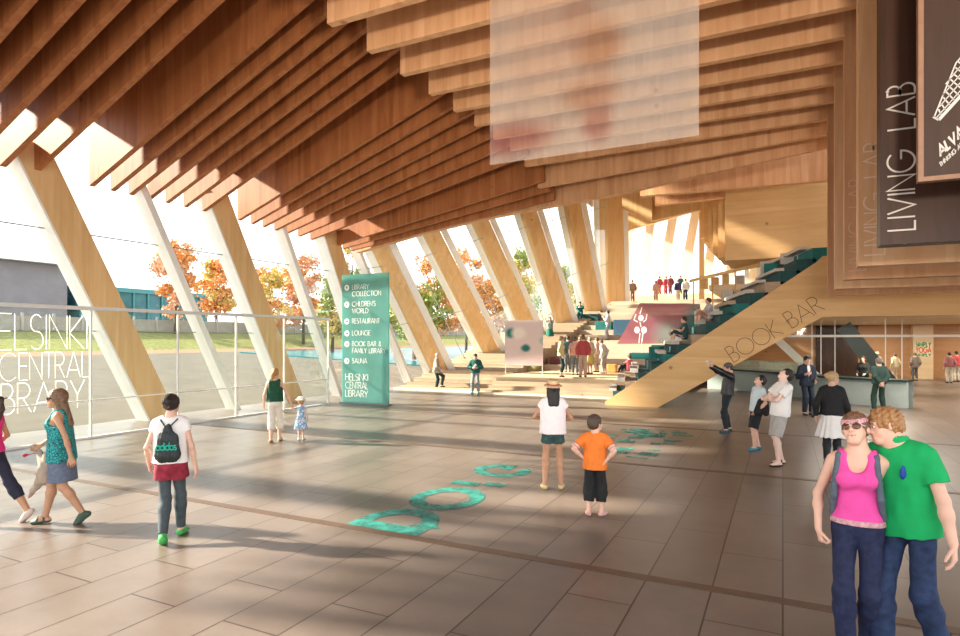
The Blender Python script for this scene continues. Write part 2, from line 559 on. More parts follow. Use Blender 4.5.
class Figure:
    def __init__(self, loc, face, height, sex='f', h=0.009, label='', group=None, skin='fair', girth=1.0, hs=1.0,
                 lean=0, roll=0, twist=0, head=(0, 0, 0), pelvis=(0, 0, .95), armL=None, armR=None, legL=None, legR=None, fine_face=False, neck_off=(0, 0, 0)):
        self.s = height / 1.75
        self.h = h / self.s
        self.sex, self.skin, self.g = sex, skin, girth
        self.root = empty('person', loc, rad(face))
        tag(self.root, label, 'person', group)
        fem = sex == 'f'
        P = self.P = np.array(pelvis, float)
        R = self.R = rot('z', twist) @ rot('y', roll) @ rot('x', -lean)
        T = self.T = lambda *v: P + R @ V(*v)
        g = girth
        sw = (.150 if fem else .176) * (g * .4 + .6)
        ks = .055
        # torso: stacked flattened cones in the torso frame
        hipr, wr, rr = (.137, .106, .124) if fem else (.134, .124, .146)
        self.pelvis_prims = [flat(P, R, (-.055 * g, 0, -.02), (.055 * g, 0, -.02), (hipr - .048) * g, (hipr - .048) * g, .86),
                             flat(P, R, (0, -.025, -.04), (0, -.025, .02), .098 * g, .105 * g, .95)]
        self.torso_prims = [flat(P, R, (-.03, 0, .02), (-.02, 0, .17), (hipr - .04) * g, (wr - .02) * g, .80),
                            flat(P, R, (.03, 0, .02), (.02, 0, .17), (hipr - .04) * g, (wr - .02) * g, .80),
                            flat(P, R, (-.02, 0, .17), (-.045, 0, .36), (wr - .02) * g, (rr - .035) * g, .80),
                            flat(P, R, (.02, 0, .17), (.045, 0, .36), (wr - .02) * g, (rr - .035) * g, .80),
                            flat(P, R, (0, -.012, .452), (sw - .045, -.012, .435), .062, .058, .95), flat(P, R, (0, -.012, .452), (-sw + .045, -.012, .435), .062, .058, .95),
                            flat(P, R, (-.07, -.01, .40), (.07, -.01, .40), .085 * g, .085 * g, .85)]
        if fem:
            self.torso_prims += [ell(T(-.062, .085, .325), R, (.062, .055, .06)), ell(T(.062, .085, .325), R, (.062, .055, .06))]
        # neck + head
        nb = T(0, -.012, .47)
        Rh = self.Rh = R @ rot('z', head[0]) @ rot('y', head[2]) @ rot('x', head[1])
        nk = T(*(V(0, .004, .553) + V(*neck_off)))
        self.neck_base, self.neck_top = nb, nk
        hc = self.hc = nk + Rh @ V(0, .022, .098) * hs
        self.hs = hs
        Hh = self.Hh = lambda x, y, z: hc + Rh @ (V(x, y, z) * hs)
        nr = .043 if fem else .056
        self.neck_prims = [cap(nb, nk, nr + .012, nr), cap(nk, Hh(0, -.015, -.03), nr, nr)]
        self.skull = [ell(Hh(0, -.014, .026), Rh, V(.074, .095, .090) * hs)]
        fy = .0 if fem else .004
        self.head_prims = self.skull + [ell(Hh(0, .028, -.04), Rh, V((.047 if fem else .054), .062, .070) * hs), cap(Hh(-.012, .068, -.092 - fy), Hh(.012, .068, -.092 - fy), .019 * hs)]
        self.face_prims = [cap(Hh(0, .088, .012), Hh(0, .106, -.022), .008 * hs, .0125 * hs),
                           cap(Hh(-.012, .096, -.026), Hh(.012, .096, -.026), .008 * hs),
                           cap(Hh(-.045, .070, .030), Hh(.045, .070, .030), .013 * hs),
                           cap(Hh(-.04, .056, -.022), Hh(-.035, .05, -.05), .022 * hs), cap(Hh(.04, .056, -.022), Hh(.035, .05, -.05), .022 * hs),
                           cap(Hh(-.016, .086, -.056), Hh(.016, .086, -.056), .0085 * hs), cap(Hh(-.014, .083, -.066), Hh(.014, .083, -.066), .0085 * hs),
                           ell(Hh(-.076, -.012, -.004), Rh @ rot('z', 20), V(.010, .022, .032) * hs), ell(Hh(.076, -.012, -.004), Rh @ rot('z', -20), V(.010, .022, .032) * hs)]
        # arms
        self.arm = {}
        fr = max(.0088, .85 * self.h)
        for sd_, key, spec in ((-1, 'L', armL), (1, 'R', armR)):
            spec = dict(spec or {})
            S = T(sd_ * sw, -.012, .43)
            w = spec.get('w', (sd_ * (sw + .075), .03, P[2] - .05))
            w = np.array(w, float)
            E, W = ik(S, w, .285, .25, spec.get('pole', (sd_ * .35, -1, 0)))
            u = unit(spec.get('dir', W - E))
            n = spec.get('n', (-sd_, 0.25, 0))
            ra = (.037 if fem else .047) * (.5 + .5 * g)
            palm, fin, th = hand_prims(W + unit(W - E) * .008, u, n, sd_, spec.get('curl', .32), fr, 1.0 if not fem else .93, spec.get('spread', .1), spec.get('thumb', .2))
            self.arm[key] = dict(S=S, E=E, W=W, u=u, up=[cap(S, E, ra + .006, ra - .009)], lo=[cap(E, E + (W - E) * .35, ra - .010, ra - .008), cap(E + (W - E) * .3, W, ra - .008, .023 if fem else .027)], palm=palm, fin=fin, th=th, ra=ra)
        # legs
        self.leg = {}
        for sd_, key, spec in ((-1, 'L', legL), (1, 'R', legR)):
            spec = dict(spec or {})
            Hp = P + R @ V(sd_ * (.079 if fem else .086) * g, 0, -.03)
            a = np.array(spec.get('a', (sd_ * .095, -.01, .085)), float)
            K, A = ik(Hp, a, .43, .425, spec.get('pole', (sd_ * .06, 1, 0)))
            yaw, pit = spec.get('yaw', -sd_ * 8), spec.get('pitch', 0)
            Rf = rot('z', yaw) @ rot('x', -pit)
            tr = (.071 if fem else .077) * g
            fw = lambda x, y, z: A + Rf @ V(x, y, z)
            sh = A - K
            self.leg[key] = dict(H=Hp, K=K, A=A, Rf=Rf, fw=fw, th=[cap(Hp, K, tr, .054 * (.5 + .5 * g))],
                                 sh=[cap(K, K + sh * .3 + Rf @ V(0, -.012, 0), .052, .055), cap(K + sh * .28 + Rf @ V(0, -.012, 0), A, .054, .036)],
                                 ft=[cap(fw(0, -.035, -.045), fw(0, .05, -.045), .034, .034), cap(fw(0, 0, 0), fw(0, .10, -.05), .034, .028),
                                     cap(fw(-.018, .06, -.058), fw(-.022, .135, -.064), .025, .019), cap(fw(.018, .06, -.058), fw(.015, .145, -.063), .025, .019)])
        self.tr = tr
        if fine_face:
            sub = [(ell(Hh(-.031, .096, .008), Rh, V(.019, .016, .012) * hs), .012), (ell(Hh(.031, .096, .008), Rh, V(.019, .016, .012) * hs), .012)]
        else:
            sub = [(ell(Hh(-.031, .098, .008), Rh, V(.018, .014, .012) * hs), .012), (ell(Hh(.031, .098, .008), Rh, V(.018, .014, .012) * hs), .012)]
        L = [Layer(self.pelvis_prims + self.torso_prims + self.neck_prims, ks),
             Layer(self.head_prims, .05), Layer(self.face_prims, .012)]
        for k in 'LR':
            A_, G_ = self.arm[k], self.leg[k]
            L += [Layer(A_['up'] + A_['lo'], .03), Layer(A_['palm'], .016), Layer(A_['th'], .007), Layer(A_['fin'], .0035)]
            L += [Layer(G_['th'] + G_['sh'], .035), Layer(G_['ft'], .02)]
        # blend: tight between groups
        self.bodyF = Field(L, .014, cuts=[(V(0, 0, -1), 0.0)], sub=sub)
        self.body = sdf_object('body', self.bodyF, self.h, self.s, skin_mat(skin), self.root)

    # ---- helpers
    def add(self, name, F, m, h=None, label=None, parent=None):
        o = sdf_object(name, F, (h or self.h), self.s, m, parent or self.root)
        if o and label:
            o['label'] = label
        return o
    def plane(self, n, at):           # plane in the torso frame, keep the side away from n
        nn = self.R @ unit(n)
        return (nn, float(nn @ self.T(*at)))
    def limb_cut(self, a, b, t):
        d = unit(b - a)
        return (d, float(d @ (a + (b - a) * t)))

    def top(self, m, name='shirt', sleeve=.5, hem=-.06, infl=.017, neck=.072, scoop=None, tank=False, loose=0.0, amp=.0025, seed=1, flare=0.0, sub=(), cuff=0.0, label=None, collar=False):
        P, R, T = self.P, self.R, self.T
        hemc = [self.plane((0, 0, -1), (0, 0, hem))]
        prims = self.torso_prims + self.pelvis_prims + (self.leg['L']['th'] + self.leg['R']['th'] if hem < -.02 else [])
        if loose:
            r = .125 * self.g + loose
            prims = prims + [flat(P, R, (-.035, 0, hem - .1), (-.05, 0, .30), r + flare, r * .86, .86), flat(P, R, (.035, 0, hem - .1), (.05, 0, .30), r + flare, r * .86, .86)]
        L = [Layer(prims, .055, infl, hemc)]
        if not tank:
            for k in 'LR':
                A = self.arm[k]
                e = A['S'] + (A['E'] - A['S']) * min(1, sleeve)
                pr = [cap(A['S'], e, A['ra'] + .008, A['ra'] - .002 + cuff)]
                if sleeve <= 1:
                    L.append(Layer(pr, .03, infl, [self.limb_cut(A['S'], A['E'], sleeve)]))
                else:
                    t = sleeve - 1
                    w = A['E'] + (A['W'] - A['E']) * t
                    L.append(Layer([cap(A['S'], A['E'], A['ra'] + .008, A['ra'])], .03, infl))
                    L.append(Layer([cap(A['E'], w, A['ra'], A['ra'] - .012 + cuff)], .03, infl, [self.limb_cut(A['E'], A['W'], t)]))
        S = list(sub)
        up = unit(self.neck_top - self.neck_base)
        if tank:
            for s_, k in ((-1, 'L'), (1, 'R')):
                A = self.arm[k]
                x = abs((self.R.T @ (A['S'] - P))[0])
                S.append((flat(P, R, (s_ * (x + .012), 0, .37), (s_ * (x + .03), 0, .52), .066, .062, 1.6), .01))
        if neck:
            S.append((cap(self.T(0, -.01, .51), self.T(0, .0, .75), neck), .008))
        if scoop:
            w, d = scoop
            S.append((ell(self.T(0, .13, .50), R, (w, .10, d)), .008))
        F = Field(L, .025, sub=S, noise=folds(amp, seed) if amp else None)
        o = self.add(name, F, m, label=label)
        if collar:
            up_ = R @ V(0, 0, 1)
            L = [Layer([cap(self.T(0, -.012, .485), self.T(0, .003, .525), .092, .083)], .01)]
            self.add('collar', Field(L, .01, sub=[(cap(self.T(0, -.012, .4), self.T(0, .003, .62), .074), .004), (ell(self.T(0, .095, .50), R, (.03, .06, .06)), .004)]), m, parent=o)
        return o

    def bottom(self, m, name='trousers', length=1.95, waist=.09, infl=.008, flare=0.0, wide=0.0, amp=.002, seed=3, label=None):
        """length: 0..1 along the thigh, 1..2 along the shank"""
        L = [Layer(self.pelvis_prims + self.torso_prims[:2], .05, infl, [self.plane((0, 0, 1), (0, 0, waist))])]
        for k in 'LR':
            G = self.leg[k]
            if length <= 1:
                e = G['H'] + (G['K'] - G['H']) * length
                r1 = self.tr + (.054 - self.tr) * length
                L.append(Layer([cap(G['H'], e, self.tr, r1 + flare + wide)], .03, infl + wide * .5, [self.limb_cut(G['H'], G['K'], length)]))
            else:
                t = length - 1
                e = G['K'] + (G['A'] - G['K']) * t
                L.append(Layer([*(G['sh'][:1] if t < .5 else G['sh']), cap(G['H'], G['K'], self.tr, .056 + wide), cap(G['K'], G['K'] + (G['A'] - G['K']) * min(t, .3), .057 + wide, .057 + wide * 1.1),
                                cap(G['K'] + (G['A'] - G['K']) * min(t, .28), e, .056 + wide * 1.1, (.040 if t > .6 else .05) + flare + wide)], .03, infl, [self.limb_cut(G['K'], G['A'], t)]))
        return self.add(name, Field(L, .03, cuts=[(V(0, 0, -1), -.012)], noise=folds(amp, seed) if amp else None), m, label=label)

    def skirt(self, m, name='skirt', waist=.10, hem=-.45, r0=.125, r1=.26, pleats=0, amp=.012, tilt=(0, 0), label=None):
        P, R = self.P, self.R
        F = Field([Layer([flat(P, R, (0, 0, waist + .05), (tilt[0], tilt[1], hem - .08), r0, r1 + (r1 - r0) * .2, .85)], .02, .008,
                         [self.plane((0, 0, 1), (0, 0, waist)), self.plane((0, 0, -1), (tilt[0], tilt[1], hem))])], .01)
        if pleats:
            def nz(p):
                q = (p - P) @ R
                t = np.arctan2(q[:, 1], q[:, 0])
                w = np.clip((waist - q[:, 2]) / (waist - hem), 0, 1)
                return amp * w * np.sin(pleats * t + 2 * np.sin(3 * t))
            F.noise = nz
            base = F.layers[0].cuts
            F.cuts = list(base)
        return self.add(name, F, m, label=label)

    def shoes(self, m, name='shoe', high=.0, infl=.008, label=None, sole=None):
        for k in 'LR':
            G = self.leg[k]
            n = G['Rf'] @ V(0, 0, 1)
            c = float(n @ G['fw'](0, 0, -.018 + high))
            pr = list(G['ft'])
            if high > .03:
                pr.append(cap(G['A'], G['A'] + (G['K'] - G['A']) * .2, .04, .042))
            o = self.add(name, Field([Layer(pr, .025, infl, [(n, c)])], .01, cuts=[(V(0, 0, -1), 0.0)]), m, label=label)
            if sole and o:
                c2 = float(n @ G['fw'](0, 0, -.074))
                self.add('sole', Field([Layer(G['ft'], .03, infl + .005, [(n, c2)])], .01, cuts=[(V(0, 0, -1), 0.0)]), sole, parent=o)

    def sandals(self, m):
        for k in 'LR':
            G = self.leg[k]
            n = G['Rf'] @ V(0, 0, 1); fy = G['Rf'] @ V(0, 1, 0)
            slabs = [Layer(G['ft'], .025, .007, [(n, float(n @ G['fw'](0, 0, -.056)))])]
            for y0, y1 in ((.065, .095), (-.005, .02)):
                slabs.append(Layer(G['ft'], .025, .006, [(fy, float(fy @ G['fw'](0, y1, 0))), (-fy, -float(fy @ G['fw'](0, y0, 0))), (n, float(n @ G['fw'](0, 0, .0)))]))
            self.add('sandal', Field(slabs, .002, cuts=[(V(0, 0, -1), 0.0)]), m)

    def face(self, eyes=True, brow=(.16, .09, .05), lips=(.55, .2, .18)):
        Hh, hs = self.Hh, self.hs
        h = self.h * .6
        if eyes:
            pr = [ell(Hh(s_ * .031, .077, .008), self.Rh, V(.0135, .0120, .0078) * hs) for s_ in (-1, 1)]
            self.add('eyes', Field([Layer(pr, .002)], .002), plain('eye_white', (.75, .73, .7), .2), h)
            pr = [ell(Hh(s_ * .031, .0862, .008), self.Rh, V(.0062, .0045, .0066) * hs) for s_ in (-1, 1)]
            self.add('irises', Field([Layer(pr, .002)], .002), plain('iris_dark', (.04, .025, .02), .2), h)
        pr = [cap(Hh(s_ * .015, .097, .0315), Hh(s_ * .046, .084, .0305), .0042 * hs) for s_ in (-1, 1)]
        self.add('eyebrows', Field([Layer(pr, .002)], .002), plain('brow', brow, .8), h)
        pr = [cap(Hh(0, .0934, -.0565), Hh(s_ * .021, .0926, -.058), .0062 * hs, .0050 * hs) for s_ in (-1, 1)] + [cap(Hh(0, .0916, -.0665), Hh(s_ * .017, .0908, -.0645), .0066 * hs, .0050 * hs) for s_ in (-1, 1)]
        self.add('lips', Field([Layer(pr, .003)], .002), plain('lips', lips, .45), h)

    def hair(self, col, style='short', name='hair', seed=2, long=.0, vol=.016, amp=.004, m=None, tail=None):
        Hh, Rh, hs = self.Hh, self.Rh, self.hs
        pr = [ell(Hh(0, -.018, .030), Rh, (V(.074, .094, .088) + vol) * hs)]
        sub = [(ell(Hh(0, .125, -.030), Rh, V(.088, .092, .098) * hs), .012)]
        L = []
        if style == 'short':
            pr.append(ell(Hh(0, -.05, -.01), Rh, V(.066 + vol * .6, .062 + vol * .6, .07) * hs))
            sub += [(cap(Hh(-.12, .035, -.075), Hh(.12, .035, -.075), .058 * hs), .01), (cap(Hh(-.2, -.06, -.125), Hh(.2, -.06, -.125), .045 * hs), .015)]
        elif style in ('long', 'bob'):
            ln = long or .28
            back = unit(self.R @ V(0, -.22, -1))
            for x in (-.055, -.02, .02, .055):
                st = Hh(x * 1.1, -.055, .0)
                pr.append(cap(st, st + back * ln - self.R @ V(x * .15, 0, 0), .042 * hs, .040))
            for s_ in (-1, 1):
                st = Hh(s_ * .074, .005, .0)
                pr.append(cap(st, st + unit(self.R @ V(s_ * .1, -.25, -1)) * ln * .75, .024 * hs, .02))
        elif style in ('pony', 'bun'):
            sub += [(cap(Hh(-.12, .045, -.08), Hh(.12, .045, -.08), .062 * hs), .01), (cap(Hh(-.2, -.06, -.135), Hh(.2, -.06, -.135), .05 * hs), .015)]
            if style == 'bun':
                pr.append(ell(Hh(0, -.125, .05), Rh, V(.05, .045, .048) * hs))
            else:
                pts = tail or [(0, -.11, .045), (0, -.17, .01), (0, -.18, -.12), (0, -.15, -.26)]
                rr = [.03, .036, .033, .012]
                for i in range(len(pts) - 1):
                    pr.append(cap(Hh(*pts[i]), Hh(*pts[i + 1]), rr[i], rr[i + 1]))
        r = np.random.RandomState(seed)
        kk = [(Rh @ unit(V(r.randn(), r.randn() * .6, r.randn() * .4)) * 2 * PI / (.02 + .03 * r.rand()), r.rand() * 6) for _ in range(4)]
        nz = lambda p: amp * sum(np.sin(p @ F4(a) + np.float32(b)) for a, b in kk) / 2
        mm = m or plain('hair_%.2f_%.2f' % (col[0], col[1]), col, .55, .35, 60)
        return self.add(name, Field([Layer(pr, .03)], .02, sub=sub, noise=nz), mm, self.h * .85)

    def brim_hat(self, m, band=None, brim=.135, tall=.085, name='straw_hat', tip=0, drop=.0):
        Rh = self.Rh @ rot('x', tip); hs = self.hs
        o = self.Hh(0, -.012, .055)
        L = [Layer([flat(o, Rh, (0, 0, 0), (0, 0, tall * hs), .090 * hs, .076 * hs, 1.18)], .01, 0.008, [(Rh @ V(0, 0, 1), float((Rh @ V(0, 0, 1)) @ (o + Rh @ V(0, 0, tall * hs)))), (Rh @ V(0, 0, -1), float((Rh @ V(0, 0, -1)) @ o))]),
             Layer([ell(o + Rh @ V(0, 0, drop), Rh, V(brim, brim * 1.12, .020) * hs)], .01, 0, [])]
        ob = self.add(name, Field(L, .015), m, self.h * .8)
        if band is not None:
            n = Rh @ V(0, 0, 1)
            self.add('hat_band', Field([Layer([flat(o, Rh, (0, 0, 0), (0, 0, tall * hs), .090 * hs, .076 * hs, 1.18)], .01, 0.0125, [(n, float(n @ (o + Rh @ V(0, 0, .042)))), (-n, -float(n @ (o + Rh @ V(0, 0, .014))))])], .01), band, self.h * .7, parent=ob)
        return ob

    def cap_hat(self, m, name='cap', peak=True):
        Rh, hs = self.Rh, self.hs
        o = self.Hh(0, -.014, .045)
        n = Rh @ V(0, 0, -1)
        L = [Layer([ell(o, Rh, V(.092, .112, .088) * hs)], .01, 0, [(n, float(n @ o) - .002)])]
        if peak:
            L.append(Layer([ell(self.Hh(0, .105, .052), Rh @ rot('x', -10), V(.07, .075, .012) * hs)], .01))
        return self.add(name, Field(L, .01), m, self.h * .8)

    def world(self, p):
        """point of the figure's own frame in scene coordinates"""
        c, s_ = math.cos(self.root.rotation_euler.z), math.sin(self.root.rotation_euler.z)
        x, y, z = np.asarray(p) * self.s
        l = self.root.location
        return (l.x + c * x - s_ * y, l.y + s_ * x + c * y, l.z + z)

    def carried(self, name, F, m, label, cat, h=None, parts=()):
        """a thing the figure carries: top-level, built in the figure's frame and put where the figure stands"""
        o = sdf_object(name, F, h or self.h, self.s, m, None)
        o.location = self.root.location
        o.rotation_euler = self.root.rotation_euler
        tag(o, label, cat)
        return o

# ------------------------------------------------------------------ camera and survey helpers
YAW, FPX, EYE, HZ = rad(26.4), 610.0, 2.28, 339.0
SY, CY = math.sin(YAW), math.cos(YAW)

def at(px, py, d):
    """world point seen at photo position (px, py) at distance d along the line of sight"""
    xc = (px - 480) / FPX
    return Vector((d * (-SY + xc * CY), d * (CY + xc * SY), EYE + d * (HZ - py) / FPX))

def onY(px, py, Y):
    return at(px, py, Y / (CY + (px - 480) / FPX * SY))

def ground(px, py, z=0.0):
    return at(px, py, (EYE - z) * FPX / (py - HZ))

cam = bpy.data.cameras.new('camera')
cam.sensor_width = 36
cam.lens = 36 * FPX / 960
cam.shift_y = (HZ - 318) / 960
cam.clip_end = 600
co = bpy.data.objects.new('camera', cam)
COL.objects.link(co)
co.location = (0, 0, EYE)
co.rotation_euler = (rad(90), 0, YAW)
SC.camera = co

# ------------------------------------------------------------------ light
w = bpy.data.worlds.new('sky')
SC.world = w
w.use_nodes = True
bg = w.node_tree.nodes['Background']
tcw = w.node_tree.nodes.new('ShaderNodeTexCoord')
sepw = w.node_tree.nodes.new('ShaderNodeSeparateXYZ')
w.node_tree.links.new(tcw.outputs['Generated'], sepw.inputs[0])
w.node_tree.links.new(ramp(w.node_tree, sepw.outputs[2], [(0.0, (1, .99, .97)), (0.6, (.90, .95, 1))]), bg.inputs[0])
bg.inputs[1].default_value = SKY
sun = bpy.data.lights.new('sun', 'SUN')
sun.energy = SUN
sun.angle = rad(2.0)
sun.color = (1, .90, .74)
so = bpy.data.objects.new('sun', sun)
COL.objects.link(so)
sd_dir = Vector((SUNDIR[0], SUNDIR[1], 0)).normalized() * math.cos(rad(SUNEL)) + Vector((0, 0, -math.sin(rad(SUNEL))))
so.rotation_euler = sd_dir.to_track_quat('-Z', 'Y').to_euler()
so.location = (-20, -10, 20)

vs = SC.view_settings
vs.view_transform = 'Standard'
vs.look = 'None'
vs.exposure = EXPO
vs.gamma = 1.0
vs.use_curve_mapping = False
SC.cycles.max_bounces = 8
SC.cycles.transparent_max_bounces = 24
SC.cycles.use_denoising = True
SC.cycles.sample_clamp_indirect = 6.0

# ------------------------------------------------------------------ shared materials
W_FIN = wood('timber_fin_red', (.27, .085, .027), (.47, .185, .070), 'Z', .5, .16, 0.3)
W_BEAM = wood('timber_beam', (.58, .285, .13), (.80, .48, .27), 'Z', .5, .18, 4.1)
W_COL = wood('timber_column', (.66, .40, .17), (.82, .57, .30), 'Z', .5, .22, 2.2)
W_STR = wood('timber_stringer', (.60, .36, .15), (.74, .49, .24), 'X', .55, .3, 7.5)
W_PALE = wood('timber_pale', (.66, .47, .29), (.80, .62, .42), 'X', .5, .3, 1.5)
W_DARK = wood('timber_dark_and_shade', (.026, .010, .006), (.066, .027, .014), 'Z', .45, .2, 3.3)  # nearest lab screen's shade put into this colour; the hall panel is dark wood
W_DECK = wood('timber_deck', (.28, .13, .06), (.42, .22, .11), 'X', .6, .2, 5.0)
W_STEP = wood('timber_step', (.34, .25, .17), (.50, .38, .27), 'X', .55, .25, 9.0)
WHITE = plain('white_lacquer', (.86, .86, .83), .45, .03, 6)
PALEMET = plain('pale_metal', (.78, .80, .78), .35, .04, 8)
STEEL = plain('grey_steel', (.30, .32, .33), .4, .08, 10, .6)
TEAL = plain('teal_upholstery', (.010, .17, .17), .8, .15, 20)
TEALD = plain('dark_teal_upholstery', (.012, .075, .08), .8, .15, 20)
MAROON = plain('maroon_upholstery', (.17, .055, .06), .8, .15, 20)
GREYB = plain('grey_linoleum', (.46, .43, .40), .6, .06, 8)
LETTER = plain('white_lettering', (.88, .86, .82), .5, .03, 10)
DARKLET = plain('dark_lettering', (.075, .04, .025), .6, .05, 10)
GLASS = glass('clear_glass', refl=.06)
GLASSW = glass('milky_glass', body=.012, bodycol=(.5, .48, .44), refl=.05)

# ------------------------------------------------------------------ floor
m, nt, b = nodes_of('stone_floor')
tc = N(nt, 'ShaderNodeTexCoord')
mp = N(nt, 'ShaderNodeMapping')
mp.inputs['Rotation'].default_value = (0, 0, rad(90))
nt.links.new(tc.outputs['Object'], mp.inputs[0])
br = N(nt, 'ShaderNodeTexBrick')
br.offset = 0.37
for k, v in (('Color1', (.165, .132, .112, 1)), ('Color2', (.20, .165, .142, 1)), ('Mortar', (.05, .038, .032, 1)), ('Scale', 1.0), ('Mortar Size', .008), ('Mortar Smooth', .2), ('Brick Width', 1.75), ('Row Height', .58)):
    br.inputs[k].default_value = v
nt.links.new(mp.outputs[0], br.inputs['Vector'])
no = N(nt, 'ShaderNodeTexNoise', Scale=.8, Detail=8.0, Roughness=.7)
nt.links.new(tc.outputs['Object'], no.inputs['Vector'])
mx = N(nt, 'ShaderNodeMix', data_type='RGBA', blend_type='MULTIPLY')
mx.inputs[0].default_value = 1.0
nt.links.new(br.outputs['Color'], mx.inputs[6])
nt.links.new(ramp(nt, no.outputs['Fac'], [(.3, (.78, .76, .74)), (.7, (1.1, 1.08, 1.05))]), mx.inputs[7])
nt.links.new(mx.outputs[2], b.inputs['Base Color'])
b.inputs['Roughness'].default_value = .32
b.inputs['Specular IOR Level'].default_value = .35
bp = N(nt, 'ShaderNodeBump', Strength=.25, Distance=.01)
bw = N(nt, 'ShaderNodeMath', operation='SUBTRACT')
bw.inputs[0].default_value = 1.0
nt.links.new(br.outputs['Fac'], bw.inputs[1])
nt.links.new(bw.outputs[0], bp.inputs['Height'])
nt.links.new(bp.outputs[0], b.inputs['Normal'])
FLOORM = m
tag(MB().box(-16.6, 14, -9, 46, -.25, 0).build('floor', FLOORM), kind='structure')
STRIP = plain('bronze_strip', (.11, .068, .045), .45, .12, 6)
for i, y in enumerate((.70, 5.92, 11.2, 16.25)):
    tag(MB().box(-15.4, 13.9, y - .065, y + .065, .0, .006).build('trim_%d' % (i + 1), STRIP), kind='structure')

# ------------------------------------------------------------------ roof of timber fins
ZF, XL, XR, ZT, ZB = 6.2, -7.4, 1.04, 8.0, 3.4

def slope(Y):
    return .41 if Y < 13 else max(.125, .41 - (Y - 13) / 7.4 * .285)
def zfac(Y):
    return 6.2 if Y < 13 else 6.2 - .3 * (Y - 13) / 7.4

ceil_root = tag(empty('ceiling', (0, 0, 6)), kind='structure')
CO = (0, 0, 6)
def part_of_ceiling(mb, name, m):
    mb.v = [(x, y, z - 6) for x, y, z in mb.v]
    return mb.build(name, m, ceil_root)

ys = []
for k in range(-3, 3):
    base = 8.18 + 4.75 * k
    ys += [base + o for o in (0, 1.35, 1.9, 2.4, 2.95, 3.5, 4.1)]
ys = [y for y in ys if -4.2 < y < 20.5]  # fins carried on unseen behind the camera to shade the foreground floor
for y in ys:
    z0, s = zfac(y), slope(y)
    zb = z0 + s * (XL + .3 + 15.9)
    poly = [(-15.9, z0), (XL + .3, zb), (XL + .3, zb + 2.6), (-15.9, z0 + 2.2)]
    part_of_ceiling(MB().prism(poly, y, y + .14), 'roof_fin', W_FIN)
by = [3.95 + 1.18 * i for i in range(15)]
by = [y for y in by]
for i, y in enumerate(by):
    zl = min(ZT, zfac(y) + slope(y) * (XL + 15.9))
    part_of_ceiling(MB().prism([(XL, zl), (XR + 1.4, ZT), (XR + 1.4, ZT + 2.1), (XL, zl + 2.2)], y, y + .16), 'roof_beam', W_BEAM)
for y in (-3.4, -2.0, -.8):  # unseen beams behind the camera, added with the fins to shade the foreground
    part_of_ceiling(MB().prism([(XL, ZT), (XR + .1, ZT), (XR + .1, ZT + 2.4), (XL, ZT + 2.4)], y, y + .16), 'roof_beam', W_BEAM)
# last deep fin over the stair foot; its unseen top added to block sun
part_of_ceiling(MB().prism([(-15.9, 5.88), (-12.6, 6.45), (-9.9, 6.78), (-4.65, 7.2), (XR, 7.95), (XR, 15.2), (-15.9, 15.2)], 20.45, 20.75), 'roof_fin', W_BEAM)
# deck above the fins
for y0, y1 in ((-4.4, 13.0), (13.0, 16.7), (16.7, 20.8)):
    s, z0 = slope((y0 + y1) / 2 if y0 > 0 else 0), zfac((y0 + y1) / 2 if y0 > 0 else 0)
    zd = lambda x: z0 + s * (x + 15.9)
    part_of_ceiling(MB().prism([(-16.2, zd(-16.2) + 2.0), (XL + .4, zd(XL + .4) + 2.0), (XL + .4, zd(XL + .4) + 2.25), (-16.2, zd(-16.2) + 2.25)], y0, y1), 'roof_deck', W_DECK)
part_of_ceiling(MB().prism([(XL - .3, 10.2), (9.2, 10.2), (9.2, 10.45), (XL - .3, 10.45)], -4.4, 20.8), 'roof_deck', W_DECK)

# portal legs that wrap down on the right: stacked timber screens of the overhead lab
def leg_plate(Y, m, n):
    o = MB().prism([(XR, ZB), (9.0, ZB), (9.0, 10.2), (XR, 10.2)], Y, Y + .30).build('wall_screen_%d' % n, m)
    return tag(o, kind='structure')
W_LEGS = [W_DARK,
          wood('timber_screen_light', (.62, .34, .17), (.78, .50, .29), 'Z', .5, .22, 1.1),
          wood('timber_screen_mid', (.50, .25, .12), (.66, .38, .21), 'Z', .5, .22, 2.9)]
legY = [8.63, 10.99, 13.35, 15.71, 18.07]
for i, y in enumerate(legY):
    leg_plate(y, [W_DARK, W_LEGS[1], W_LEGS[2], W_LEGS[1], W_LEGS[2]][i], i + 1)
# horizontal grain board lines under the screens
tag(MB().box(XR + .3, 9.0, 8.97, 20.8, ZB + 2.6, ZB + 2.75).build('ceiling_lab', W_PALE), kind='structure')

# lettering down the edge of three screens
for Y, lab, mt in ((8.67, 'nearest and brightest', plain('screen_lettering', (.60, .55, .50), .5, .03, 10)), (11.03, 'middle', plain('faded_lettering', (.80, .60, .44), .5, .03, 10)), (13.39, 'farthest and faintest', plain('fainter_lettering', (.66, .44, .31), .5, .03, 10))):
    k = 1.0
    M = Matrix.Translation((0, 0, 0)) @ Matrix.Rotation(rad(-90), 4, 'Y')
    _, L = text_mesh('LIVING LAB', .27, .019, .155, .01, None, M)
    mb, Lw = text_mesh('LIVING', .27, .019, .155, .01, None, M)
    sc = 1.64 / L
    mb.v = [(v[0], v[1], v[2] * sc) for v in mb.v]
    o = empty('wall_lettering', (XR + .34, Y - .05, ZB + .16))
    mb.build('word', mt, o)
    M2 = Matrix.Translation((0, 0, Lw + .26)) @ M
    mb2, _ = text_mesh('LAB', .27, .019, .155, .01, None, M2)
    mb2.v = [(v[0], v[1], v[2] * sc) for v in mb2.v]
    mb2.build('word', mt, o)
    tag(o, 'upright white LIVING LAB lettering on the %s timber screen' % lab, 'lettering')

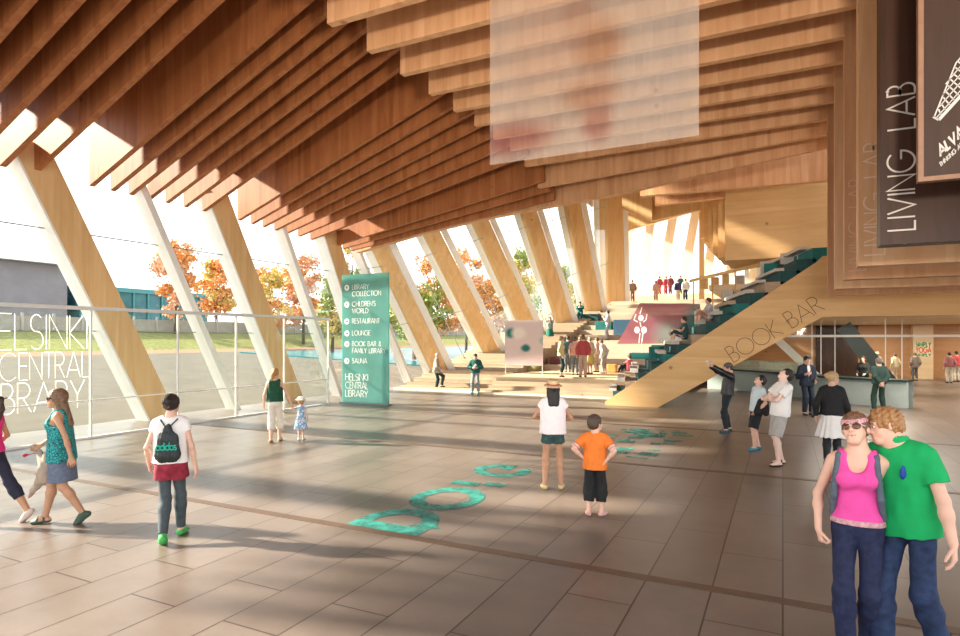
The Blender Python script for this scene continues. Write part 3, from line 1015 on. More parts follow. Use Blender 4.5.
# ------------------------------------------------------------------ poster board
po = empty('poster_board', (1.22, 7.5, 3.86))
tag(po, 'large dark brown wooden poster board with white architect name and building drawing', 'poster')
MB().box(.045, 3.2, -.03, .03, .045, 3.6).build('board', wood('poster_brown', (.038, .018, .011), (.068, .034, .021), 'Z', .5, .12, .7), po)
fr = MB().box(0, .045, -.05, .05, 0, 3.6).box(.045, 3.2, -.05, .05, 0, .045)
fr.build('frame', plain('poster_frame_wood', (.26, .13, .07), .5, .1, 12), po)
PW = plain('poster_white', (.60, .57, .53), .6, .04, 20)
Mt = Matrix.Translation((.185, -.034, .235)) @ Matrix.Rotation(rad(-46), 4, 'Y')
Sh = Matrix.Identity(4); Sh[0][2] = .55
mb, _ = text_mesh('ALVAR A', .085, .020, .17, .004, None, Mt @ Sh)
mb.build('title', PW, po)
mb, _ = text_mesh('THINKING ARCHI', .036, .008, .16, .004, None, Matrix.Translation((.185, -.034, .13)) @ Matrix.Rotation(rad(-46), 4, 'Y') @ Sh)
mb.build('subtitle', PW, po)
mb = MB()
Md = Matrix.Translation((.17, -.034, .60)) @ Matrix.Rotation(rad(-50), 4, 'Y')
def ln(a, c, t=.012):
    p = Md @ Vector((a[0], 0, a[1])); q = Md @ Vector((c[0], 0, c[1]))
    mb.bar(p, q, .004, t, up=(p - q).cross(Vector((0, 1, 0))))
ln((0, 0), (1.2, .0), .03); ln((0, .05), (.5, .24)); ln((.5, .24), (1.3, .26)); ln((0, 0), (0, .06), .02)
for i in range(16):
    x = .05 + i * .055
    ln((x, .02), (x + .03, min(.05 + x * .38, .24)), .012)
for i in range(4):
    ln((.1 * i, .03 + .05 * i), (1.2, .05 + .055 * i), .010)
mb.build('building_drawing', PW, po)
mb, _ = text_mesh('SAL', .16, .03, .17, .004, None, Matrix.Translation((.19, -.034, 1.86)) @ Matrix.Rotation(rad(-52), 4, 'Y'))
mb.build('upper_title', PW, po)

# ------------------------------------------------------------------ big stair beam with BOOK BAR
YS = 20.8
bot = [(-5.5, 0), (-3.72, 0), (1.06, 2.94), (9, 2.94), (9, 4.75), (1.06, 4.75), (.9, 4.58), (-5.5, .12)]
o = MB().prism(bot, YS, YS + .45).build('stair_beam', W_STR)
tag(o, kind='structure')
ang = math.atan2(4.58 - .12, .9 + 5.5)
Mb = Matrix.Rotation(-ang + rad(2), 4, 'Y')
mb, L = text_mesh('BOOK BAR', .86, .030, .10, .012, None, Mb)
p0 = onY(738, 363, YS)
sc = (onY(821, 300, YS) - p0).length / L
mb.v = [tuple(Vector(v) * sc) if True else v for v in mb.v]
mb.v = [(v[0], v[1] if abs(v[1]) < 1 else v[1], v[2]) for v in mb.v]
o = mb.build('beam_lettering', DARKLET, None, loc=(p0.x - .12, YS - .0115 * sc, p0.z + .02))
tag(o, 'slanting dark BOOK BAR lettering on the pale timber stair beam', 'lettering')

# ------------------------------------------------------------------ lower hall under the lab
tag(MB().box(1.06, 13, YS + .45, 43.3, 3.12, 3.4).build('ceiling_hall', W_PALE), kind='structure')
W_WALL = wood('timber_wall', (.44, .22, .10), (.60, .34, .17), 'X', .55, .35, 6.4)
tag(MB().box(-6, 13, 43, 43.3, 0, 3.4).build('wall_back', W_WALL), kind='structure')
tag(MB().box(13, 13.3, YS, 43.3, 0, 3.4).build('wall_right', W_WALL), kind='structure')
# under-stair soffit rising with the tribune
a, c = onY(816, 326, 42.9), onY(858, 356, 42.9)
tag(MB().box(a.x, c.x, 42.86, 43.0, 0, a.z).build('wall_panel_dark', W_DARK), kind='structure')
a, c = onY(913, 300, 42.4), onY(933, 352, 42.4)
o = MB().box(a.x, c.x, 42.3, 43.0, 0, 3.1).build('wall_pier', W_PALE)
tag(o, kind='structure')
sg = empty('wall_sign', (0, 42.3, 0))
a, c = onY(915.5, 342, 42.28), onY(931.5, 357, 42.28)
tag(sg, 'small green and red yoga sign on the pale pier', 'sign')
sg.location = (a.x, 42.285, c.z)
hh = a.z - c.z; ww = c.x - a.x
MB().box(0, ww, -.0, .014, 0, hh).build('sign_board', plain('sign_cream', (.82, .68, .50), .7, .04, 9), sg)
for txt, f0, f1, col in (('SIMPLY', .70, .97, (.02, .30, .12)), ('YOGA', .30, .64, (.75, .10, .05)), ('SIMPLY', .03, .22, (.02, .30, .12))):
    H_ = (f1 - f0) * hh
    mb, L = text_mesh(txt, H_, H_ * .22, .2, .01)
    k = ww * .94 / L
    mb.v = [(v[0] * k + ww * .03, v[1] - .010, v[2] + f0 * hh) for v in mb.v]
    mb.build('sign_word', plain('sign_%s_%.1f' % (txt, f0), col, .6, .05, 9), sg)

# glazed screen of the hall: rail and slender uprights
gs = empty('hall_glass_screen', (0, 29.9, 0))
tag(gs, 'slender white framed glass screen with high rail behind the curved counter', 'glass screen')
y0 = 30.5
a, c = onY(786, 335, y0), onY(965, 334.5, y0)
MB().box(a.x, c.x + 6, .58, .64, 2.36, 2.46).build('rail', PALEMET, gs)
for px in (812, 821, 835, 885.5, 902):
    q = onY(px, 339, y0)
    MB().box(q.x - .018, q.x + .018, .59, .63, 0, 3.11).build('upright', WHITE, gs)
MB().box(a.x, c.x + 6, .605, .615, .02, 3.11).build('pane', GLASS, gs)
# struts
a, c = onY(846, 333, 31), onY(890, 384, 31)
o = MB().bar((a.x - .1, 31, 2.85), (c.x + .10, 31, 0.22), .26, .62).build('hall_strut', plain('dark_green_steel', (.004, .020, .020), .4, .1, 8))
tag(o, 'thick dark green sloping strut under the lab soffit', 'strut')
a, c = onY(778, 333, 33), onY(806, 356, 33)
o = MB().bar((a.x - .5, 33, 2.75), (c.x + .8, 33, .13), .25, .36).build('hall_strut', WHITE)
tag(o, 'thick white sloping strut beneath the stair beam', 'strut')

# curved reception counter
ct = empty('reception_counter', (0, 25, 0))
tag(ct, 'long curved white glass reception counter with dark top', 'counter')
pts = []
cp = [onY(708, 372, 29.8), onY(745, 372, 29.2), onY(790, 378, 27.2), onY(840, 380, 25.2), onY(908, 384, 24.2)]
cp = [Vector((p.x, p.y - 25, 0)) for p in cp]
for i in range(len(cp) - 1):
    p0_, p1_, p2_, p3_ = cp[max(0, i - 1)], cp[i], cp[i + 1], cp[min(len(cp) - 1, i + 2)]
    for k in range(6):
        t = k / 6
        pts.append(.5 * ((2 * p1_) + (p2_ - p0_) * t + (2 * p0_ - 5 * p1_ + 4 * p2_ - p3_) * t * t + (-p0_ + 3 * p1_ - 3 * p2_ + p3_) * t ** 3))
pts.append(cp[-1])
def wall_along(pts, off0, off1, z0, z1):
    mb = MB()
    n = len(pts)
    nrm_ = []
    for i in range(n):
        d = (pts[min(i + 1, n - 1)] - pts[max(i - 1, 0)]).normalized()
        nrm_.append(Vector((d.y, -d.x, 0)))
    vs = []
    for p, q in zip(pts, nrm_):
        for o_, z in ((off0, z0), (off1, z0), (off1, z1), (off0, z1)):
            vs.append((p + q * o_) + Vector((0, 0, z)))
    fs = [(0, 1, 2, 3), tuple(4 * n - 4 + k for k in (3, 2, 1, 0))]
    for i in range(n - 1):
        for k in range(4):
            fs.append((4 * i + k, 4 * i + (k + 1) % 4, 4 * i + 4 + (k + 1) % 4, 4 * i + 4 + k))
    return mb.add(vs, fs)
wall_along(pts, -.06, .06, 0, .86).build('front', glass('counter_glass', body=.85, bodycol=(.78, .87, .84), refl=.15), ct)
wall_along(pts, -.55, .16, .86, .93).build('counter_top', plain('dark_counter', (.02, .045, .045), .3, .1, 5), ct)
wall_along(pts, -.50, -.44, 0, .86).build('inner_wall', plain('counter_inner', (.25, .30, .29), .6, .1, 5), ct)
gpan = wall_along(pts[2:14], -.45, -.43, .93, 1.35).build('glass_upstand', glass('upstand_glass', body=.25, bodycol=(.45, .75, .70)), ct)

# ------------------------------------------------------------------ stage, stair and tribunes
mb = MB()
for i in range(33):
    y = 23.3 + .66 * i
    mb.box(-15.7, -11.2, y, 46, .15 * i, .15 * (i + 1))
tag(mb.build('stair_flight', W_STEP), kind='structure')
mb = MB()
for i in range(4):
    mb.box(-11.2, -4.9, 23.0 + .38 * i, 30, .16 * i, .16 * (i + 1) - .001)
tag(mb.build('stage_steps', W_STEP), kind='structure')
tag(MB().box(-15.7, -5.2, 22.86, 23.3, 0, .06).build('trim_5', plain('pale_kerb', (.80, .70, .56), .6, .05, 5)), kind='structure')
tag(MB().box(-11.0, -4.6, 24.5, 30, .64, .70).build('stage_deck', W_PALE), kind='structure')
mb = MB()
for i in range(14):
    mb.box(-11.2, -3.4 + .0 * i, 29.6 + 1.1 * i, 46, .66 + .31 * i, .66 + .31 * (i + 1))
tag(mb.build('tribune', wood('timber_tribune', (.44, .36, .28), (.60, .50, .39), 'X', .6, .4, 3.7)), kind='structure')
tag(MB().box(-15.7, 2.0, 45.0, 62, 4.6, 4.98).build('floor_landing', W_PALE), kind='structure')

# book-like tribune that climbs along the beam: every tier is a shelf with slabs and blocks
bt = tag(empty('book_tribune', (-5.5, 21.3, 0)), kind='structure')
D2 = Vector((-.236, 1, 0)).normalized()
SLAB = plain('grey_slab', (.50, .47, .44), .6, .06, 6)
rnd = random.Random(4)
nT = 15
for i in range(nT):
    x = -5.35 + i * .44
    z = .45 + i * .33
    A = Vector((x, 21.28, 0)) - Vector(bt.location)
    Ln = 6.4 + 1.4 * math.sin(i * 1.3)
    nx = Vector((.44, 0, 0)); wx = Vector((.26, 0, 0))
    q0, q1 = A, A + D2 * Ln
    # body of the tier
    zl_ = Vector((0, 0, max(0, z - .42)))
    MB().hexa([q0 + zl_, q0 + nx + Vector((.1, 0, 0)) + zl_, q1 + nx + Vector((.1, 0, 0)) + zl_, q1 + zl_],
              [q0 + Vector((0, 0, z)), q0 + nx + Vector((.1, 0, z)), q1 + nx + Vector((.1, 0, z)), q1 + Vector((0, 0, z))]).build('tier', (TEALD, W_STEP, TEALD, TEALD, TEAL)[i % 5], bt)
    # projecting slabs of different length, like shelved books
    t = rnd.uniform(0, .5)
    while t < Ln - .5:
        l = rnd.uniform(2.2, 5.0)
        if rnd.random() < .78:
            s0, s1 = A + D2 * t, A + D2 * min(Ln, t + l)
            e = Vector((-.10 - .22 * rnd.random(), 0, 0))
            hgt = rnd.choice((.09, .12, .17))
            MB().hexa([s0 + e + Vector((0, 0, z)), s0 + e + wx + Vector((0, 0, z)), s1 + e + wx + Vector((0, 0, z)), s1 + e + Vector((0, 0, z))],
                      [s0 + e + Vector((0, 0, z + hgt)), s0 + e + wx + Vector((0, 0, z + hgt)), s1 + e + wx + Vector((0, 0, z + hgt)), s1 + e + Vector((0, 0, z + hgt))]).build('step_slab', SLAB if rnd.random() < .85 else W_STEP, bt)
        t += l + rnd.uniform(.1, .5)
    if i in (3, 5, 7, 8, 10, 12, 13):
        s0 = A + D2 * rnd.uniform(2.0, Ln - 1.2) + Vector((.03, 0, z + .1))
        MB().box(s0.x, s0.x + .42, s0.y, s0.y + .75, s0.z, s0.z + rnd.uniform(.3, .5)).build('reading_block', [TEAL, SLAB, WHITE][i % 3], bt)

# seat blocks on the tiers
def block(px, py, pw, ph, Y, dep, m, label, z0=None):
    a, c = onY(px, py + ph, Y), onY(px + pw, py, Y)
    zz = a.z if z0 is None else z0
    o = MB().box(0, c.x - a.x, 0, dep, 0, c.z - a.z).build('seat_block', m, None, bevel=.02, loc=(a.x, Y, zz))
    tag(o, label, 'seat block', 'upholstered blocks on the tribune')
TZ = lambda Y: .66 + .31 * (int((Y - 29.6) / 1.1 + 1e-6) + 1) if Y >= 29.6 else .70
for px, pw, ph, Y, m, lab in (
        (573, 24, 7, 38.6, TEALD, 'dark teal seat block under the seated reader in teal'),
        (594, 16, 8, 36.2, TEAL, 'teal seat block behind the standing reader in white'),
        (612, 52, 15, 35.3, plain('blue_upholstery', (.035, .10, .17), .8, .15, 20), 'long blue seat block behind the pink projection screen'),
        (664, 28, 24, 34.1, TEAL, 'tall teal seat block right of the pink projection screen'),
        (545, 15, 5, 33.0, MAROON, 'maroon seat block beside the dancer in the teal skirt'),
        (528, 17, 6, 31.0, MAROON, 'maroon seat block right of the square projection screen'),
        (547, 10, 7, 29.7, MAROON, 'small maroon seat block left of the standing crowd'),
        (497, 18, 5, 27.2, plain('green_upholstery', (.03, .28, .13), .8, .15, 20), 'bright green low block below the square projection screen'),
        (519, 14, 5, 27.4, plain('olive_upholstery', (.30, .28, .12), .8, .15, 20), 'olive low block beside the bright green block'),
        (628, 26, 6, 30.6, TEAL, 'flat teal block behind the person sitting in pink'),
        (650, 26, 7, 32.0, TEAL, 'flat teal block near the foot of the book tribune')):
    z0 = TZ(Y + .3) if Y > 29.5 else .70
    q0, q1 = onY(px, 340, Y), onY(px + pw, 340, Y)
    hgt = ph * (q0 - Vector((0, 0, EYE))).length / FPX
    o = MB().box(0, q1.x - q0.x, 0, .7, 0, hgt).build('seat_block', m, None, bevel=.02, loc=(q0.x, Y + .3, z0))
    tag(o, lab, 'seat block', 'upholstered blocks on the tribune')

# ------------------------------------------------------------------ leaning columns of the facade
cols = []     # (base, top, width direction, width, depth)
for k in range(-1, 3):
    b_ = Vector((-15.75, 11.55 + 4.9 * k + (.35 if k == 1 else 0), 0))
    if k == 2: b_ = Vector((-15.75, 21.9, 0))
    cols.append((b_, b_ + Vector((0, -.505 * 6.9, 6.9)), Vector((0, 1, 0)), .86, .5))
RD = Vector((CY, SY, 0))
for (bx, byy, tx, ty, d, dt, wd) in ((434, 360, 366, 219, 30, 27.5, .86), (489, 347, 416, 203, 33, 30.5, .98), (529, 330, 466, 190, 36.5, 34, 1.08), (563, 319, 518, 180, 39.5, 38, 1.15), (593, 309, 565, 170, 42.5, 41.5, 1.25), (613, 302, 610, 160, 45, 45, 1.75)):
    b_, t_ = at(bx, byy, d), at(tx, ty, dt)
    ext = (b_ - t_) * .12
    cols.append((b_ + ext, t_, RD, wd, .6))
lab_c = ['leaning timber column at the left edge beside the printed glass', 'leaning timber column behind the woman with the drawstring bag', 'leaning timber column behind the mother in the dark green top',
         'leaning timber column just left of the teal directory sign', 'leaning timber column just right of the teal directory sign', 'leaning timber column left of the square projection screen',
         'leaning timber column behind the square projection screen', 'leaning timber column above the dancer in the teal skirt', 'leaning timber column above the seated reader in teal', 'nearly upright timber column at the top of the stair']
def lean_box(b_, t_, u, w_, n, dep):
    A = [b_ - u * w_ / 2, b_ + u * w_ / 2, b_ + u * w_ / 2 + n * dep, b_ - u * w_ / 2 + n * dep]
    return MB().hexa([x - b_ for x in A], [x - b_ + (t_ - b_) for x in A])
for i, (b_, t_, u, w_, dep) in enumerate(cols):
    n = Vector((-u.y, u.x, 0))
    if n.x > 0 and i < 4: n = -n
    o = empty('timber_column', b_)
    tag(o, lab_c[i], 'column', 'leaning columns of the glass facade')
    lean_box(b_, t_, u, w_, n, dep).build('shaft', W_COL, o)
    e = b_ - u * (w_ / 2 + .03)
    mb = lean_box(b_, t_, u, .06, n, dep + .02)
    mb.v = [tuple(Vector(v) - u * (w_ / 2 + .03) - n * .01) for v in mb.v]
    mb.build('white_flank', WHITE, o)
    if i > 3:
        mb = lean_box(b_, t_, u, .34, n, .12)
        mb.v = [tuple(Vector(v) - u * (w_ / 2 + .22)+ n * .05) for v in mb.v]
        mb.build('white_fin', WHITE, o)
        mb = lean_box(b_, t_, u, .36, n, .12)
        mb.v = [tuple(Vector(v) + u * (w_ / 2 + .22)+ n * .05) for v in mb.v]
        mb.build('white_fin', WHITE, o)
# white intermediate mullions and glass panes
DKM = plain('thin_grey_mullion', (.30, .32, .33), .5, .05, 6)
for i in range(len(cols) - 1):
    (b0, t0, u0, w0, d0), (b1, t1, u1, w1, d1) = cols[i], cols[i + 1]
    n0 = Vector((-1, 0, 0)) if i < 4 else Vector((-u0.y, u0.x, 0))
    if 0 < i < 4:
        bm_, tm_ = (b0 + b1) / 2, (t0 + t1) / 2
        o = lean_box(bm_, tm_, Vector((0, 1, 0)), .22, Vector((-1, 0, 0)), .42).build('white_mullion', WHITE, None, loc=bm_)
        tag(o, 'slim white leaning mullion %s' % ['near the left edge behind the printed glass', 'right of the column behind the drawstring bag', 'right of the column behind the mother and child', 'behind the teal directory sign'][i], 'mullion', 'white mullions of the glass facade')
    off = n0 * .3
    A = [b0 + off, b1 + off, t1 + off, t0 + off]
    q = n0 * .02
    wn = MB().hexa([A[0], A[1], A[1] + q, A[0] + q], [A[3], A[2], A[2] + q, A[3] + q]).build('window_%d' % (i + 1), GLASS)
    tag(wn, kind='structure')
    mb = MB()
    for t in (.36, .72):
        mb.bar(A[0].lerp(A[3], t), A[1].lerp(A[2], t), .03)
    if i >= 3:
        mb.bar(A[0].lerp(A[1], .48), A[3].lerp(A[2], .48), .03)
    mb.build('window_bars', DKM, wn)

tag(MB().prism([(20.9, 7.2), (28, 9.6), (50, 15), (20.9, 15)], -17.3, -17.0, 'X').build('wall_sun_block', W_DECK), kind='structure')  # unseen wall added to keep the sun off the upper slabs
# ------------------------------------------------------------------ printed glass screen inside the facade
GX = -14.2
gl = empty('glass_screen', (GX, 10, 0))
tag(gl, 'long clear glass screen with white top rail and library lettering along the facade', 'glass screen')
gy = [2.0, 4.2, 6.45, 8.55, 10.8, 12.7, 14.6, 16.7]
for i in range(len(gy) - 1):
    MB().box(-.01, .01, gy[i] - 10 + .02, gy[i + 1] - 10 - .02, .05, 2.94).build('pane', GLASSW, gl)
for y in gy:
    MB().box(-.025, .025, y - 10 - .022, y - 10 + .022, 0, 2.96).build('post', WHITE, gl)
MB().box(-.06, .06, gy[0] - 10 - .03, gy[-1] - 10 + .03, 2.94, 3.02).build('top_rail', PALEMET, gl)
MB().box(-.03, .03, gy[0] - 10 - .03, gy[-1] - 10 + .03, .0, .05).build('bottom_rail', WHITE, gl)
MB().box(-.012, .012, gy[0] - 10, gy[-1] - 10, .86, .89).build('mid_rail', WHITE, gl)
PRINT = bpy.data.materials.new('frosted_print')
PRINT.use_nodes = True
nt = PRINT.node_tree
nt.nodes.clear()
out, df, tl = N(nt, 'ShaderNodeOutputMaterial'), N(nt, 'ShaderNodeBsdfDiffuse'), N(nt, 'ShaderNodeBsdfTranslucent')
no = N(nt, 'ShaderNodeTexNoise', Scale=20.0)
c_ = ramp(nt, no.outputs['Fac'], [(.3, (.90, .90, .87)), (.7, (.95, .95, .93))])
nt.links.new(c_, df.inputs[0]); nt.links.new(c_, tl.inputs[0])
mx = N(nt, 'ShaderNodeMixShader'); mx.inputs[0].default_value = .75
nt.links.new(df.outputs[0], mx.inputs[1]); nt.links.new(tl.outputs[0], mx.inputs[2]); nt.links.new(mx.outputs[0], out.inputs[0])
for txt, z, yend, ch, tl in (('HELSINKI', 2.06, 8.46, .74, 2.15), ('CENTRAL', 1.42, 8.50, .57, 1.78), ('LIBRARY', .74, 8.40, .62, 1.95)):
    Mx = Matrix.Rotation(rad(90), 4, 'Z')
    mb, L = text_mesh(txt, ch, .018, .10, .003, None, Mx)
    k = tl / L
    mb.v = [(v[0] + .018, v[1] * k + (yend - tl) - 10, v[2] + z) for v in mb.v]
    mb.build('lettering', PRINT, gl)

# ------------------------------------------------------------------ directory sign
ds = empty('directory_sign', (-14.1, 17.35, 0))
tag(ds, 'tall translucent teal directory sign standing by the facade', 'sign')
DT = glass('teal_glass', tint=(.55, .85, .82), body=.66, bodycol=(.25, .56, .52), refl=.08)
MB().box(0, 2.0, -.03, .03, .0, 4.56).build('panel', DT, ds, bevel=.004)
MB().box(-.05, 2.05, -.12, .12, 0, .05).build('base_plate', STEEL, ds)
mbt = MB(); ARB = plain('arrow_black', (.03, .03, .03), .5, .05, 10)
rows = (('LIBRARY', 'COLLECTION', 4.12, 'u'), ("CHILDREN'S", 'WORLD', 3.52, 'u'), ('RESTAURANT', None, 2.92, 'r'), ('LOUNGE', None, 2.50, 'r'), ('BOOK BAR &', 'FAMILY LIBRARY', 2.12, 'r'), ('SAUNA', None, 1.52, 'r'))
for t1_, t2_, z, ar in rows:
    z -= .02
    MB().prism([(.22 + .105 * math.cos(2 * PI * k / 24), z + .105 * math.sin(2 * PI * k / 24)) for k in range(24)], -.037, -.031).build('arrow_disc', LETTER, ds)
    mba = MB()
    if ar == 'u':
        mba.prism([(.22 - .012, z - .055), (.22 + .012, z - .055), (.22 + .012, z + .01), (.22 + .045, z + .01), (.22, z + .06), (.22 - .045, z + .01), (.22 - .012, z + .01)], -.042, -.038)
    else:
        mba.prism([(.165, z - .012), (.23, z - .012), (.23, z - .045), (.28, z), (.23, z + .045), (.23, z + .012), (.165, z + .012)], -.042, -.038)
    mba.build('arrow', ARB, ds)
    for j, t in enumerate((t1_, t2_)):
        if t:
            tm, L = text_mesh(t, .165, .014, .16, .005)
            k = min(1.0, 1.42 / L)
            mbt = MB().add([(v[0] * k + .46, v[1] - .036, v[2] + z - .07 - .24 * j) for v in tm.v], tm.f)
            mbt.build('lettering', LETTER, ds)
for j, t in enumerate(('HELSINKI', 'CENTRAL', 'LIBRARY')):
    tm, L = text_mesh(t, .23, .016, .11, .005)
    k = .98 / L
    mbt = MB().add([(v[0] * k + .16, v[1] - .036, v[2] + .82 - .29 * j) for v in tm.v], tm.f)
    mbt.build('lettering', LETTER, ds)

# ------------------------------------------------------------------ projection screens
def sheer(name, colours, opac, scale=1.0, soft=None):
    """gauze screen showing a soft projected picture: colours are (centre x, z, radius x, z, rgb) blobs over a base"""
    m = bpy.data.materials.new(name)
    m.use_nodes = True
    nt = m.node_tree
    nt.nodes.clear()
    out = N(nt, 'ShaderNodeOutputMaterial')
    tc = N(nt, 'ShaderNodeTexCoord')
    no = N(nt, 'ShaderNodeTexNoise', Scale=1.6 * scale, Detail=3.0)
    nt.links.new(tc.outputs['Object'], no.inputs['Vector'])
    wob = N(nt, 'ShaderNodeVectorMath', operation='SCALE')
    wob.inputs['Scale'].default_value = .25 / scale
    nt.links.new(no.outputs['Color'], wob.inputs[0])
    ad = N(nt, 'ShaderNodeVectorMath', operation='ADD')
    nt.links.new(tc.outputs['Object'], ad.inputs[0])
    nt.links.new(wob.outputs[0], ad.inputs[1])
    last = None
    for i, (cx, cz, rx, rz, rgb) in enumerate(colours):
        if i == 0:
            r_ = N(nt, 'ShaderNodeRGB')
            r_.outputs[0].default_value = (*rgb, 1)
            last = r_.outputs[0]
            continue
        mp = N(nt, 'ShaderNodeMapping')
        mp.inputs['Scale'].default_value = (1 / rx, 0, 1 / rz)
        mp.inputs['Location'].default_value = (-(cx + .12 / scale) / rx, 0, -(cz + .12 / scale) / rz)
        nt.links.new(ad.outputs[0], mp.inputs[0])
        ln_ = N(nt, 'ShaderNodeVectorMath', operation='LENGTH')
        nt.links.new(mp.outputs[0], ln_.inputs[0])
        f_ = ramp(nt, ln_.outputs['Value'], [(soft or .55, (1, 1, 1)), (1.0, (0, 0, 0))])
        mx = N(nt, 'ShaderNodeMix', data_type='RGBA')
        nt.links.new(f_, mx.inputs[0])
        nt.links.new(last, mx.inputs[6])
        mx.inputs[7].default_value = (*rgb, 1)
        last = mx.outputs[2]
    df, tl, tr = N(nt, 'ShaderNodeBsdfDiffuse'), N(nt, 'ShaderNodeBsdfTranslucent'), N(nt, 'ShaderNodeBsdfTransparent')
    nt.links.new(last, df.inputs[0]); nt.links.new(last, tl.inputs[0])
    m2 = N(nt, 'ShaderNodeMixShader'); m2.inputs[0].default_value = .4
    nt.links.new(df.outputs[0], m2.inputs[1]); nt.links.new(tl.outputs[0], m2.inputs[2])
    m3 = N(nt, 'ShaderNodeMixShader'); m3.inputs[0].default_value = opac
    nt.links.new(tr.outputs[0], m3.inputs[1]); nt.links.new(m2.outputs[0], m3.inputs[2])
    nt.links.new(m3.outputs[0], out.inputs[0])
    return m

Yp = 9.6
a, c = onY(490, 165, Yp), onY(699, 133, Yp)
pw_ = c.x - a.x
ps = empty('projected_light_gauze', (a.x, Yp, a.z))  # added gauze: the picture projected on the beams is put into its colour
tag(ps, 'pale portrait of a child projected on the roof beams, shown on an added gauze', 'projection screen')
S_ = pw_ / 215.0
bl = [(0, 0, 1, 1, (.95, .88, .80))]
def B(px, py, rx, ry, rgb): bl.append(((px - 490) * S_, (165 - py) * S_ - .0, rx * S_, ry * S_, rgb))
B(660, 60, 60, 110, (.92, .88, .82)); B(560, 50, 62, 80, (.93, .78, .68)); B(610, 60, 34, 40, (.70, .45, .33)); B(600, 110, 40, 25, (.72, .48, .38)); B(520, 140, 60, 26, (.62, .30, .30))
B(575, 125, 22, 14, (.80, .74, .68)); B(610, 138, 20, 26, (.66, .38, .36)); B(500, 40, 10, 60, (.86, .80, .74)); B(590, 22, 26, 18, (.80, .60, .50)); B(585, 48, 22, 8, (.85, .62, .55)); B(665, 115, 34, 30, (.93, .87, .82))
MB().box(0, pw_, -.004, .004, 0, 3.3).build('gauze', sheer('portrait_projection', bl, .25, .8, .35), ps)  # added gauze, carries the projected portrait in its colour
MB().tube([(0, 0, 3.3), (pw_, 0, 3.3)], .03).build('added_gauze_bar', STEEL, ps, smooth=True)

a, c = onY(505, 365, 25.6), onY(543, 320, 25.6)
s2 = empty('projection_screen', (a.x, 25.6, .70))
tag(s2, 'square translucent projection screen with teal leaves on the stage', 'projection screen')
k = (c.x - a.x) / 38
bl = [(0, 0, 1, 1, (.74, .66, .68)), (6 * k, 38 * k, 7 * k, 6 * k, (.03, .25, .24)), (21 * k, 24 * k, 6 * k, 4.5 * k, (.03, .22, .22)), (14 * k, 38 * k, 9 * k, 7 * k, (.85, .82, .80)), (30 * k, 10 * k, 12 * k, 6 * k, (.80, .62, .64)), (37 * k, 31 * k, 3.5 * k, 4 * k, (.45, .62, .62))]
z_ = a.z - .70
MB().box(0, c.x - a.x, -.006, .006, z_, c.z - .70).build('gauze', sheer('leaf_projection', bl, .86, 2.2, .5), s2)
for x_ in (.03, c.x - a.x - .03):
    MB().tube([(x_, 0, 0), (x_, 0, z_)], .015).build('stand', PALEMET, s2)

Y3 = 31.9
pz = TZ(31.9)
a, bq, c, d_ = onY(617, 344, Y3), onY(672, 344, Y3), onY(672, 303, Y3), onY(640, 303, Y3)
e_, f_ = onY(703, 342, Y3), onY(700, 304, Y3)
s3 = empty('stage_gauze', (a.x, Y3, pz))
tag(s3, 'wide slanting pink and teal projection gauze with a glowing dancer on the tribune', 'projection screen')
loc_ = lambda p: (p.x - a.x, p.z - pz)
zb_ = max(0.02, a.z - pz)
poly = [(0, zb_), (e_.x - a.x, zb_ + .05), (f_.x - a.x, f_.z - pz), (d_.x - a.x, d_.z - pz)]
W3 = e_.x - a.x
bl = [(0, 0, 1, 1, (.50, .20, .25)), (W3 * .62, .9, W3 * .24, 1.0, (.40, .42, .40)), (W3 * .98, 1.2, W3 * .26, 1.9, (.015, .26, .25)), (W3 * .3, .05, W3 * .5, .4, (.80, .30, .36)), (W3 * .62, .15, W3 * .3, .3, (.85, .66, .60))]
MB().prism(poly, -.006, .006).build('gauze', sheer('stage_projection', bl, .72, 1.2, .3), s3)
# glowing dancer figure: white strokes on the gauze
mb = MB()
q = lambda px, py: (onY(px, py, Y3).x - a.x, onY(px, py, Y3).z - pz)
def blob(px, py, rx, ry):
    x, z = q(px, py); k_ = .0325 * 1.62
    mb.prism([(x + rx * k_ * math.cos(2 * PI * t / 16), z + ry * k_ * math.sin(2 * PI * t / 16)) for t in range(16)], -.014, -.008)
blob(641, 318, 2.6, 3); blob(637, 330, 2.6, 3.4); blob(644, 330, 2.8, 3.4)
for pl in (((642, 307), (640, 314)), ((636, 314), (634, 320), (638, 322)), ((647, 314), (646, 320), (643, 322)), ((640, 333), (639, 343)), ((643, 333), (642, 342)), ((640, 322), (641, 327))):
    pp = [q(*t) for t in pl]
    for g0, g1 in zip(pp, pp[1:]):
        mb.bar((g0[0], -.011, g0[1]), (g1[0], -.011, g1[1]), .006, .055, up=(Vector((g0[0] - g1[0], 0, g0[1] - g1[1]))).cross(Vector((0, 1, 0))))
mb.build('dancer_outline', plain('projection_white', (.92, .82, .78), .8, .04, 10), s3)
for x_ in (W3 * .3, W3 - .1):
    MB().tube([(x_, 0, 0), (x_, 0, zb_ + .3)], .015).build('stand', PALEMET, s3)

